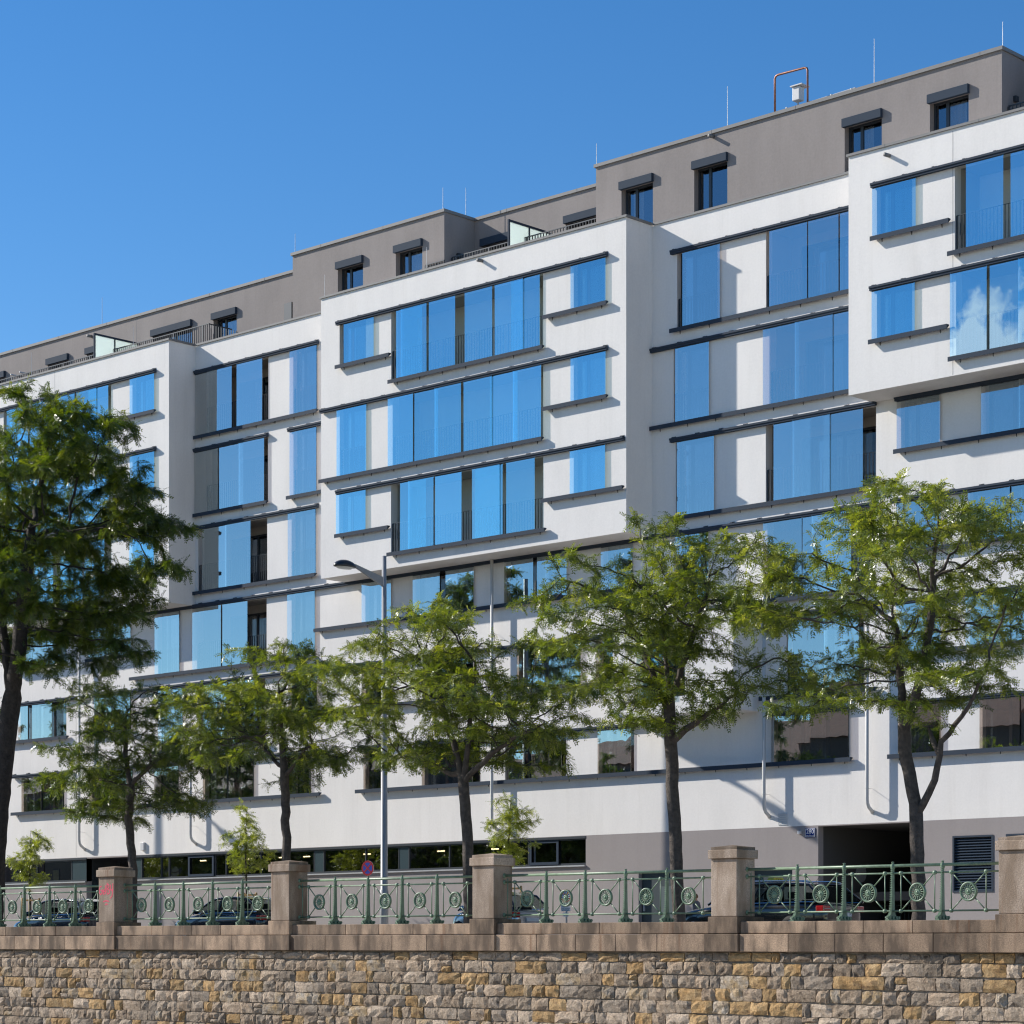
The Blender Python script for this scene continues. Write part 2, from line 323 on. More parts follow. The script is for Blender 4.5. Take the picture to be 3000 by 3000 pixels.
MIDROWS = [
 ([(-6.87,5.14)], [(-6.88,-4.28,s_),(-4.33,2.54,T),(2.54,5.16,s_)], [(-6.81,-5.53,s_),(-4.32,2.45,T),(3.72,4.98,s_)],
  [(-6.53,-5.08,s_,0),(-4.01,-2.80,T,0),(-3.76,-2.57,T,1),(-2.46,-1.27,T,1),(-.84,.37,T,1),(.48,1.69,T,1),(1.15,2.37,T,0),(3.65,5.07,s_,0)]),
 ([(-7.67,5.14)], [(-7.69,2.52,T),(2.54,5.16,s_)], [(-6.80,-5.55,T),(-4.25,2.45,T),(3.72,4.98,s_)],
  [(-6.88,-5.44,T,0),(-4.37,-3.19,T,1),(-3.16,-2.07,T,0),(-2.20,-1.01,T,1),(-.89,.35,T,1),(.23,1.43,T,0),(1.26,2.46,T,1),(3.65,5.07,s_,0)]),
 ([(-6.88,5.81)], [(-6.91,-4.33,s_),(-4.38,2.63,T),(2.49,5.80,s_)], [(-6.83,-5.55,s_),(-4.33,2.45,T),(3.72,4.98,s_)],
  [(-6.91,-5.47,s_,0),(-3.83,-2.63,T,0),(-3.42,-2.25,T,1),(-2.21,-1.02,T,0),(-.51,.69,T,1),(-.43,.79,T,0),(.98,2.19,T,1),(3.62,5.05,s_,0)])]
def shift(rows, d, only=None): return tuple([tuple([v+d if isinstance(v, float) else v for v in t]) for t in lst] for lst in rows)
for r, rows in enumerate(MIDROWS):
    row('B1', BY, r, 'glass_blue', *rows)
    row('B0', BY, r, 'glass_blue', *shift(rows, -21.68))
row('B2', BY, 0, 'glass_blue', [(14.77,26.5)], [(14.77,17.31,s_),(17.27,24.0,T)], [(14.90,16.05,s_),(17.41,24.0,T)], [(14.79,16.21,s_,0),(17.83,18.98,T,1),(19.18,20.4,T,0),(20.5,21.7,T,1),(22.0,23.2,T,0)])
row('B2', BY, 1, 'glass_blue', [(14.73,26.5)], [(14.71,17.26,s_),(17.29,24.0,T)], [(14.90,16.05,s_),(17.45,24.0,T)], [(14.77,16.18,s_,0),(17.33,18.47,T,1),(18.54,19.7,T,0),(19.43,20.6,T,1),(21.4,22.6,T,0)])
BZ = 'glass_bronze'
# recessed facade, left of the middle bay
row('R', 0, 0, BZ, [(-15.79,-9.15)], [(-15.79,-9.16,T)], [(-15.25,-11.83,T),(-10.51,-9.27,T)], [(-15.79,-14.5,T,0),(-15.04,-13.69,T,1),(-13.42,-12.04,T,1),(-10.63,-9.23,T,0)])
row('R', 0, 1, BZ, [(-15.82,-11.78),(-10.68,-7.76)], [(-15.82,-11.78,T),(-10.72,-7.76,T)], [(-15.25,-11.85,T),(-10.5,-9.3,T)], [(-15.83,-14.5,T,0),(-14.43,-13.1,T,0),(-13.31,-11.94,T,1),(-10.63,-9.24,T,0)])
row('R', 0, 2, BZ, [(-15.83,-9.15)], [(-15.83,-9.24,T)], [(-15.7,-11.89,T),(-10.6,-9.33,T)], [(-15.39,-14.02,T,0),(-14.06,-12.67,T,1),(-10.72,-9.28,T,0)])
# recessed facade, right of the middle bay
row('R', 0, 0, BZ, [(6.63,13.94)], [(6.62,13.94,T)], [(6.80,8.35,T),(10.15,13.9,T)], [(7.06,8.49,T,0),(10.32,11.68,T,0),(11.72,12.78,T,0),(12.83,13.93,T,0)])
row('R', 0, 1, BZ, [(5.84,13.94)], [(5.84,13.94,T)], [(6.67,8.0,T),(10.3,13.9,T)], [(6.78,8.08,T,0),(10.09,11.40,T,0),(11.27,12.60,T,1),(12.57,13.93,T,0)])
row('R', 0, 2, BZ, [(6.61,14.06)], [(6.59,14.12,T)], [(6.75,8.2,T),(10.14,14.02,T)], [(6.85,8.27,T,0),(10.48,11.80,T,0),(11.19,12.50,T,1),(12.26,13.62,T,0)])
row('R', 0, 2, BZ, [(14.72,26.0)], [(14.70,26.0,s_)], [(14.86,16.1,s_),(17.6,20.0,s_)], [(14.76,16.19,s_,0),(17.50,18.72,s_,0),(18.70,19.95,s_,1),(20.6,21.9,s_,0)])
# below the bays
row('R', 0, 3, BZ, [(-27.2,5.83)], [(-27.0,-23.5,s_),(-22.24,-19.56,s_),(-19.54,-9.33,T),(-9.29,5.83,s_)],
    [(-26.3,-23.61,s_),(-22.1,-19.65,s_),(-18.0,-16.75,T),(-15.75,-11.92,T),(-10.6,-9.38,T),(-6.85,-5.6,s_),(-4.40,-1.75,s_),(-.25,2.30,s_),(3.9,5.05,s_)],
    [(-26.35,-24.23,s_,0),(-22.21,-20.92,s_,0),(-20.85,-19.56,s_,0),(-18.12,-16.70,T,0),(-15.94,-14.33,T,0),(-14.25,-12.88,T,0),(-10.75,-9.32,T,0),(-6.96,-5.53,s_,0),(-4.49,-3.22,s_,0),(-2.95,-1.66,s_,0),(-.31,.96,s_,0),(1.13,2.39,s_,0),(3.81,5.1,s_,0)])
row('R', 0, 3, BZ, [(5.84,14.05)], [(6.6,14.1,T)], [(6.86,7.98,T),(10.2,14.0,T)], [(6.74,8.06,T,0),(10.10,11.49,T,0),(11.52,12.75,T,0),(11.87,13.24,T,1)])
row('R', 0, 3, BZ, [(14.6,26.0)], [(14.6,26.0,s_)], [(14.84,16.12,s_),(17.1,19.8,s_)], [(14.74,16.21,s_,0),(17.08,18.4,s_,0),(18.45,19.8,s_,0)])
row('R', 0, 4, BZ, [(-27.2,5.1),(9.98,14.1),(14.6,26.0)], [(-27.6,-23.4,s_),(-22.0,-19.4,s_),(-18.2,-11.8,T),(-11.2,5.1,s_),(10.0,14.1,T),(14.6,26.0,s_)],
    [(-26.6,-23.62,s_),(-21.7,-19.6,s_),(-17.85,-16.58,T),(-15.7,-12.0,T),(-10.6,-9.3,s_),(-6.83,-5.6,s_),(-3.95,-1.75,s_),(.28,2.9,s_),(3.7,4.95,s_),(10.9,13.6,T),(14.84,16.12,s_),(17.1,19.8,s_)],
    [(-26.66,-26.02,s_,0),(-25.75,-24.46,s_,0),(-21.77,-20.6,s_,0),(-20.7,-19.56,s_,1),(-17.93,-16.5,T,0),(-15.3,-14.0,T,0),(-13.9,-12.5,T,0),(-10.7,-9.2,s_,0),(-6.96,-5.53,s_,0),(-4.02,-2.9,s_,0),(-2.95,-1.66,s_,1),(.25,1.45,s_,0),(1.64,2.98,s_,0),(3.6,5.02,s_,0),(11.0,12.4,T,0),(12.3,13.5,T,1),(14.74,16.21,s_,0),(17.0,18.4,s_,0),(18.45,19.8,s_,0)])
row('R', 0, 5, BZ, [(-27.05,-23.2),(-22.3,-16.4),(-15.6,-9.0),(-7.1,-5.2),(-4.3,5.3),(10.2,13.3),(14.5,26.0)], [(-27.05,-9.0,s_),(-7.2,13.25,s_),(14.5,26.0,s_)],
    [(-26.40,-23.76,s_),(-22.0,-19.5,s_),(-18.05,-16.8,s_),(-15.3,-12.6,s_),(-11.0,-9.6,s_),(-6.85,-5.9,s_),(-4.0,-1.45,s_),(-.33,2.30,s_),(3.66,5.1,s_),(10.45,13.1,s_),(14.86,16.12,s_),(17.5,19.8,s_)],
    [(-26.45,-25.15,s_,0),(-25.03,-23.76,s_,0),(-22.08,-20.8,s_,0),(-20.7,-19.45,s_,0),(-18.14,-16.75,s_,0),(-15.34,-14.0,s_,0),(-13.9,-12.56,s_,0),(-11.07,-9.6,s_,0),(-6.87,-6.0,s_,0),(-4.06,-2.79,s_,0),(-2.79,-1.70,s_,1),(-.20,.60,s_,0),(.88,2.17,s_,0),(3.68,5.03,s_,0),(10.4,11.8,s_,0),(11.8,13.14,s_,1),(14.8,16.21,s_,0),(17.45,18.7,s_,0),(18.75,19.9,s_,0)])
# walls
TOPZ = 21.86
wb = MB(); wall_mesh(wb, -40, 40, 3.39, TOPZ, 0.0, HOLES['R']); wb.build('wall', M['white_plaster'], BLD)
for nm, x0, x1, zb in (('B0', -29.41, -15.85, 12.39), ('B1', -7.73, 5.83, 12.39), ('B2', 13.95, 27.5, 15.23)):
    b = MB(); wall_mesh(b, x0, x1, zb, TOPZ, BY, HOLES[nm])
    b.quad((x1,BY,zb),(x1,0,zb),(x1,0,TOPZ),(x1,BY,TOPZ)); b.quad((x0,0,zb),(x0,BY,zb),(x0,BY,TOPZ),(x0,0,TOPZ))
    b.quad((x0,0,zb),(x1,0,zb),(x1,BY,zb),(x0,BY,zb)); b.quad((x0,BY,TOPZ),(x1,BY,TOPZ),(x1,0,TOPZ),(x0,0,TOPZ))
    bay = b.build('projecting_bay', M['white_plaster'], BLD)
    c = MB(); o_ = 0.05; z0, z1 = TOPZ, TOPZ+0.07
    c.box(x0-o_, x1+o_, BY-o_, BY+0.32, z0, z1).box(x1-0.3, x1+o_-0.001, BY+0.32, -0.055, z0, z1).box(x0-o_+0.001, x0+0.3, BY+0.32, -0.055, z0, z1)
    cp = c.build('coping', M['coping_metal'], bay)
    x = x0+1.2
    while x < x1:
        MB().box(x-0.03, x+0.03, BY-o_-0.004, BY+0.322, z0-0.004, z1+0.004).build('coping_joint', M['coping_metal'], bay); x += 3.0
for a, b_ in ((-40, -29.36), (-15.90, -7.68), (5.78, 14.0), (27.45, 40)):
    MB().box(a+0.1, b_-0.1, -0.05, 0.30, TOPZ, TOPZ+0.07).build('coping', M['coping_metal'], BLD)
# lower bay hidden behind the trees
lb = MB(); wall_mesh(lb, 5.30, 9.90, 6.80, 9.75, BY, [(6.5, 8.1, 7.3, 9.3)])
for q in (((9.9,BY,6.8),(9.9,0,6.8),(9.9,0,9.75),(9.9,BY,9.75)), ((5.3,0,6.8),(5.3,BY,6.8),(5.3,BY,9.75),(5.3,0,9.75)), ((5.3,0,6.8),(9.9,0,6.8),(9.9,BY,6.8),(5.3,BY,6.8)), ((5.3,BY,9.75),(9.9,BY,9.75),(9.9,0,9.75),(5.3,0,9.75))): lb.quad(*q)
lb.build('projecting_bay', M['white_plaster'], BLD); window(6.5, 8.1, 7.3, 9.3, BY)
MB().box(6.3, 7.7, BY-0.075, BY-0.065, 7.25, 9.35).build('glass_panel', M['glass_blue'], BLD)
# inner floors and back wall keep the rooms dark
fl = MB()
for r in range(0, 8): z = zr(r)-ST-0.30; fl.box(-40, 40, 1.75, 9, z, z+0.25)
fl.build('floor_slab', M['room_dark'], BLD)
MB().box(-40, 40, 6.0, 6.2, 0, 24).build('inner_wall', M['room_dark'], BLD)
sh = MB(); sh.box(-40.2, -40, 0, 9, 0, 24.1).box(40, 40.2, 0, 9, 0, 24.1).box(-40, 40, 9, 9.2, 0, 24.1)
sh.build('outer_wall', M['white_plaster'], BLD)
# ground floor
STRIP = (2.47, 3.33)
gh = [(-27.9, -22.35, *STRIP), (-19.60, 3.13, *STRIP), (-22.35, -19.62, 0.1, 3.34), (12.02, 15.40, 0.1, 3.36), (5.28, 6.86, 0.1, 2.23), (9.55, 11.10, 0.1, 2.22), (16.55, 17.84, 1.38, 2.93), (18.24, 19.5, 1.38, 2.93)]
gw = MB(); wall_mesh(gw, -40, 40, 0.0, 3.39, 0.0, gh, 0.25); gw.build('base_wall', M['base_plaster'], BLD)
def strip(x0, x1, mulls, solid, opener):
    z0, z1 = STRIP; y = 0.06
    f = MB(); f.box(x0, x1, y, y+0.08, z1-0.07, z1).box(x0, x1, y, y+0.08, z0, z0+0.07).box(x0, x0+0.06, y, y+0.08, z0, z1).box(x1-0.06, x1, y, y+0.08, z0, z1)
    for m_ in mulls: f.box(m_-0.02, m_+0.02, y-0.005, y+0.08, z0+0.07, z1-0.07)
    w = f.build('window', M['frame_metal'], BLD)
    MB().box(x0+0.06, x1-0.06, y+0.035, y+0.045, z0+0.06, z1-0.06).build('pane', M['glass_shop'], w)
    MB().box(x0, x1, -0.07, 0.04, z0-0.045, z0-0.003).build('sill', M['zinc'], w)
    MB().box(x0, x1, -0.012, 0.05, z1-0.03, z1+0.045).build('head_flashing', M['frame_metal'], w)
    for a, b in solid: MB().box(a, b, y+0.005, y+0.03, z0+0.07, z1-0.07).build('infill_panel', M['panel_teal'], w)
    for a, b in opener: frame_part('opening_sash', a, b, z0+0.04, z1-0.04, y-0.03, 0.09, (), w, 'shutter_metal', 0.03)
strip(-27.9, -22.35, [-25.6, -23.35], [(-23.33, -22.42)], [])
strip(-19.60, 3.13, [-19.05, -17.9, -17.44, -14.81, -14.2, -12.3, -9.49, -9.0, -6.9, -5.28, -4.80, -2.9, 0.64], [(-9.47, -9.02), (-5.26, -4.82), (-19.5, -19.07)], [(-16.31, -14.86), (0.70, 1.95)])
simple('lamp_glow', (1, 0.8, 0.5), 0.5)
m, nt, out = mat('lamp_warm'); e_ = N(nt, 'ShaderNodeEmission', Strength=5.0); e_.inputs['Color'].default_value = (1, 0.78, 0.42, 1); nt.links.new(e_.outputs[0], out.inputs['Surface'])
for x in (-20.9, -16.8, -14.2, -12.4, -11.1, -8.0, -4.4, -1.9):
    l = MB()
    for k in range(4): l.box(x+k*0.085, x+k*0.085+0.05, 1.0, 1.05, 3.12, 3.16)
    l.build('ceiling_lamp', M['lamp_warm'], BLD)
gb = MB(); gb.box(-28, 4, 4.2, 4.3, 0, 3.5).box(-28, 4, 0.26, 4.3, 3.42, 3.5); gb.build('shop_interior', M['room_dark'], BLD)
# entrance: dark recess with glazed door
en = MB(); en.quad((-22.35,0.25,0.1),(-22.35,0.25,3.34),(-22.35,1.6,3.34),(-22.35,1.6,0.1)); en.quad((-19.62,0.25,3.34),(-19.62,0.25,0.1),(-19.62,1.6,0.1),(-19.62,1.6,3.34)); en.quad((-22.35,0.25,3.34),(-19.62,0.25,3.34),(-19.62,1.6,3.34),(-22.35,1.6,3.34))
en.build('entrance_recess', M['frame_metal'], BLD)
d = frame_part('entrance_door', -22.35, -19.62, 0.12, 3.34, 1.5, 0.09, (-21.3, -20.6), BLD); MB().box(-22.26, -19.7, 1.53, 1.54, 0.2, 3.25).build('pane', M['glass_shop'], d)
# carriage way
pw = MB(); pw.quad((12.02,0.25,0.0),(12.02,0.25,3.36),(12.02,9,3.36),(12.02,9,0.0)); pw.quad((15.4,0.25,3.36),(15.4,0.25,0),(15.4,9,0),(15.4,9,3.36)); pw.quad((12.02,0.25,3.36),(15.4,0.25,3.36),(15.4,9,3.36),(12.02,9,3.36)); pw.quad((12.02,5.9,0),(15.4,5.9,0),(15.4,5.9,3.36),(12.02,5.9,3.36))
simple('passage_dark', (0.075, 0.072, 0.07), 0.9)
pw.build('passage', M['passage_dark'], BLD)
gt = MB()
for k in range(24): gt.box(12.1+k*0.14, 12.13+k*0.14, 3.0, 3.03, 0.1, 1.1)
gt.box(12.05, 15.38, 2.99, 3.04, 1.1, 1.14); gt.build('passage_gate', M['frame_metal'], BLD)
MB().lathe([(0.0,0),(0.26,0),(0.26,0.02),(0.0,0.02)], (0,0,0), 'x', 24).build('round_sign', M['steel_pale'], BLD, loc=(12.03, 2.1, 2.05))
# doors and louvres
simple('door_metal', (0.035, 0.05, 0.057), 0.45); simple('door_pale', (0.10, 0.125, 0.125), 0.4)
for a, b in ((5.28, 6.86), (9.55, 11.10)):
    dd = MB().box(a+0.02, b-0.02, 0.15, 0.20, 0.12, 2.22).build('door', M['door_metal'], BLD)
    MB().box(a+(b-a)*0.5, b-0.08, 0.135, 0.149, 0.3, 1.75).build('door_leaf', M['door_pale'], dd)
    MB().box(a+0.1, a+0.14, 0.10, 0.15, 1.0, 1.2).build('handle', M['steel_pale'], dd)
for a, b in ((16.55, 17.84), (18.24, 19.5)):
    lv = frame_part('louvre', a, b, 1.38, 2.93, -0.02, 0.05, (), BLD, 'dark_metal', 0.2)
    sl = MB().prism([(-0.02,0.0),(0.06,0.062),(0.066,0.056),(-0.014,-0.012)], 'x', 0.05, b-a-0.05).mesh('slat', M['shutter_metal'])
    for k in range(19): link('slat', sl, lv, (a, 0.03, 1.44+k*0.0755))
    MB().box(a+0.02, b-0.02, 0.17, 0.19, 1.4, 2.91).build('backing', M['room_dark'], lv)
vt = frame_part('wall_vent', 10.60, 10.93, 3.44, 3.78, -0.02, 0.025, (), BLD, 'vent_pale', 0.03)
for k in range(5): MB().box(10.62, 10.91, -0.018, 0.004, 3.475+k*0.058, 3.51+k*0.058).build('slat', M['vent_pale'], vt)
# house number plate
simple('enamel_blue', (0.010, 0.022, 0.16), 0.25); simple('enamel_white', (0.8, 0.8, 0.8), 0.35)
def text(name, body, size, loc, rot, m, parent, ext=0.0015, align='CENTER'):
    c = bpy.data.curves.new(name, 'FONT'); c.body = body; c.size = size; c.extrude = ext; c.align_x = align; c.align_y = 'CENTER'
    t_ = bpy.data.objects.new(name, c); COL.objects.link(t_); bpy.context.view_layer.update()
    me = bpy.data.meshes.new_from_object(t_.evaluated_get(bpy.context.evaluated_depsgraph_get())); me.materials.clear(); me.materials.append(m)
    bpy.data.objects.remove(t_, do_unlink=True)
    o = link(name, me, parent, loc, rot); return o
pl = bevel(MB().box(11.57, 11.93, -0.022, 0.0, 3.05, 3.32).build('number_plate', M['enamel_blue'], BLD), 0.012)
rim = frame_part('rim', 11.585, 11.915, 3.065, 3.305, -0.0245, 0.010, (), pl, 'enamel_white', 0.003)
text('number', '280', 0.185, (11.75, -0.023, 3.215), (R(90), 0, 0), M['enamel_white'], pl)
text('street_name', 'Linke Wienzeile', 0.046, (11.75, -0.023, 3.105), (R(90), 0, 0), M['enamel_white'], pl)
bevel(MB().box(11.34, 11.44, -0.10, 0.0, 3.16, 3.25).build('wall_lamp', M['vent_pale'], BLD), 0.012)
bevel(MB().box(-18.95, -18.75, -0.09, 0.0, 3.55, 3.85).build('alarm_box', M['vent_pale'], BLD), 0.012)
# downpipes stand clear of the wall
for x in (-22.45, -15.80, -0.66, 10.28, 13.90):
    top = 6.6 if x == -15.80 else 12.39 if x < 5 else (10.2 if x < 12 else 9.0)
    p = MB(); Yp = -0.27; p.tube([(x,Yp,top),(x,Yp,4.05),(x,Yp+0.02,3.93),(x,Yp+0.08,3.83),(x,Yp+0.17,3.77),(x,0.0,3.70)], 0.052, 12)
    dp = p.build('downpipe', M['pipe_white'], BLD, True)
    MB().lathe([(0.056,-0.02),(0.068,-0.02),(0.068,0.0),(0.056,0.0)], (x,0,3.70), 'y', 14).build('collar', M['pipe_white'], dp)
    for z in (4.35, 7.2, 10.0):
        if z < top-0.3:
            b = MB(); b.tube([(x,Yp,z),(x,0,z)], 0.006, 6); b.lathe([(0.053,-0.015),(0.060,-0.015),(0.060,0.015),(0.053,0.015)], (x,Yp,z), 'z', 12); b.build('pipe_clip', M['pipe_white'], dp)
# ------------------------------------------------------------------ top storey
PT = 24.15
FW = [(4.54,5.80),(7.41,8.67),(12.90,14.17),(15.77,17.02)]; MW = [(-8.29,-7.03),(-5.43,-4.17)]
LW = [(-31.0,-29.75),(-26.85,-25.5),(-24.3,-22.95),(-20.2,-17.87),(-16.62,-15.3)]; CW = [(-2.78,-1.45),(.95,2.65)]
WZ = (21.94, 23.28)
def shutter(x0, x1, Y):
    s = MB().prism([(Y-0.115, 23.225), (Y-0.115, 23.46), (Y-0.09, 23.475), (Y-0.001, 23.475), (Y-0.001, 23.225)], 'x', x0-0.03, x1+0.03).build('shutter_box', M['shutter_metal'], BLD)
def storey(x0, x1, Y, wins, back, left=True, right=True):
    b = MB(); wall_mesh(b, x0, x1, 21.5, PT, Y, [(a, c, *WZ) for a, c in wins])
    if right: b.quad((x1,Y,21.5),(x1,back,21.5),(x1,back,PT),(x1,Y,PT))
    if left: b.quad((x0,back,21.5),(x0,Y,21.5),(x0,Y,PT),(x0,back,PT))
    b.quad((x0,Y,PT),(x1,Y,PT),(x1,9,PT),(x0,9,PT))
    st = b.build('top_storey', M['grey_plaster'], BLD)
    for a, c in wins:
        window(a, c, *WZ, Y, 0.2, 'glass_window', [a+(c-a)*(0.36 if c-a < 1.6 else 0.5)]); shutter(a, c, Y)
    c = MB(); c.box(x0-(0.05 if left else 0), x1+(0.05 if right else 0), Y-0.06, Y+0.35, PT, PT+0.10)
    if right: c.box(x1-0.3, x1+0.049, Y+0.35, back-0.065, PT, PT+0.10)
    cp = c.build('coping', M['coping_metal'], st)
    x = x0+1.5
    while x < x1-0.3: MB().box(x-0.015, x+0.015, Y-0.064, Y+0.352, PT-0.004, PT+0.105).build('coping_joint', M['coping_metal'], st); x += 3.1
storey(-40, -10.61, 1.5, LW, 9, False, False)
storey(-10.61, -3.14, 0.06, MW, 1.5)
storey(-3.14, 3.50, 1.5, CW, 9, False, False)
storey(3.50, 18.07, 0.06, FW, 1.5)
storey(18.07, 40, 1.5, [(19.5, 21.0)], 9, False, False)
MB().box(-12.6, -12.2, 1.42, 1.498, 21.9, 23.1).build('narrow_window', M['frame_metal'], BLD)  # solid dark slab added in place of a narrow window slot
# terraces on the bays
simple('terrace_floor', (0.3, 0.3, 0.29), 0.9)
MB().box(-40, 40, 0.31, 1.49, 21.4, 21.55).build('terrace', M['terrace_floor'], BLD)
def terrace_railing(x0, x1, Y, z1, ret=None):
    r = MB(); z0 = 21.7; r.box(x0, x1, Y-0.02, Y+0.02, z1-0.03, z1).box(x0, x1, Y-0.015, Y+0.015, z0+0.05, z0+0.08)
    n = int((x1-x0)/0.12)
    for k in range(n+1):
        x = x0+(x1-x0)*k/n; t_ = 0.03 if k % 14 == 0 else 0.009
        r.box(x-t_, x+t_, Y-0.018, Y+0.018, 21.56, z1-0.031)
    if ret is not None:
        r.box(ret-0.02, ret+0.02, Y+0.021, 1.44, z1-0.03, z1)
        for k in range(1, 12): y = Y+0.12*k; r.box(ret-0.018, ret+0.018, y-0.009, y+0.009, 21.56, z1-0.031)
    r.build('terrace_railing', M['frame_metal'], BLD)
terrace_railing(-31.0, -15.46, 0.33, 22.70, -15.5)
terrace_railing(-3.05, 3.45, 0.33, 22.70)
terrace_railing(18.12, 26.0, 0.33, 22.70)
terrace_railing(-3.98, -3.10, 0.02, 22.56)
for x, yf, zt in ((-21.1, -0.60, 23.15), (0.22, -0.44, 23.12)):
    ym = yf+0.95; f = MB(); f.box(x-0.03, x+0.03, yf, yf+0.06, 21.95, zt).box(x-0.028, x+0.028, yf+0.06, 1.48, zt-0.07, zt-0.002).box(x-0.03, x+0.03, ym, ym+0.05, 21.6, zt-0.07)
    sc = f.build('terrace_screen', M['dark_metal'], BLD); MB().box(x-0.006, x+0.006, yf+0.06, ym, 21.95, zt-0.07).build('frosted_pane', M['frosted'], sc); MB().box(x-0.006, x+0.006, ym+0.05, 1.48, 21.7, zt-0.07).build('frosted_pane', M['frosted'], sc)
# rods, spouts, pipe frame, roof gear
for x, y, z0, z1 in ((-3.34,.2,24.25,25.03),(-3.06,1.0,24.25,25.15),(3.4,.2,24.25,24.97),(8.49,.3,24.2,25.55),(13.75,.3,24.2,25.62),(17.95,.3,24.2,25.01),(-23.6,1.7,24.2,25.4),(-10.75,.3,24.25,25.02),(-2.9,-1.0,21.9,22.72),(-9.0+1.2,-1.0,21.9,22.75),(-18.2,-1.0,21.9,22.8),(-24.5,-1.0,21.9,22.9)):
    MB().tube([(x,y,z0),(x,y,z1)], [0.010,0.006], 6).build('lightning_rod', M['steel_pale'], BLD)
for x, Y, z in ((-0.17, BY, 21.70), (8.15, 0.06, 24.06), (-24.0, 1.5, 23.9), (15.3, BY, 21.6)):
    MB().tube([(x,Y,z),(x,Y-0.22,z-0.015)], 0.055, 14).build('overflow_spout', M['coping_metal'], BLD, True)
cpipe = MB(); cpipe.tube([(10.21,.35,24.2),(10.21,.35,25.36),(10.25,.35,25.43),(10.33,.35,25.45),(11.28,.35,25.42),(11.36,.35,25.39),(11.39,.35,25.32),(11.39,.35,24.2)], 0.032, 8); cpipe.build('copper_pipe_frame', M['copper'], BLD, True)
rb = bevel(MB().box(10.72, 10.98, 0.5, 0.75, 24.62, 25.02).build('roof_cabinet', M['vent_pale'], BLD), 0.02); MB().box(10.68, 11.10, 0.45, 0.85, 25.03, 25.06).build('lid', M['vent_pale'], rb); MB().tube([(10.85,.62,24.2),(10.85,.62,24.62)], 0.03, 8).build('foot', M['steel_pale'], rb)
rk = MB()
for k in range(4): rk.tube([(10.4,.6+k*.3,24.45+k*0.02),(12.9,.6+k*.3,24.50+k*0.02)], 0.035, 6)
for x in (10.5, 11.3, 12.1, 12.8): rk.box(x-0.02, x+0.02, .5, 1.6, 24.2, 24.5)
rk.build('roof_pipe_rack', M['steel_pale'], BLD)
bevel(MB().box(-3.139, -3.04, 0.62, 0.78, 22.75, 22.9).build('wall_light', M['frame_metal'], BLD), 0.01)
bevel(MB().box(18.071, 18.17, 0.62, 0.78, 22.9, 23.05).build('wall_light', M['frame_metal'], BLD), 0.01)
for x, in ((-28.6,), (-28.0,)):
    MB().tube([(x,1.5,23.05),(x,0.95,23.05)], 0.03, 10).build('flue_pipe', M['steel_pale'], BLD, True)
# fine render joints in the plaster
simple('joint', (0.30, 0.29, 0.28), 0.9)
for x, Y, z0, z1 in ((-22.69, BY, 12.42, 21.85), (-21.2, 1.5, 21.6, 24.14), (-23.0, 0.0, 3.42, 12.35), (17.35, BY, 15.25, 21.8)):
    MB().box(x-0.006, x+0.006, Y-0.003, Y+0.01, z0, z1).build('joint', M['joint'], BLD)

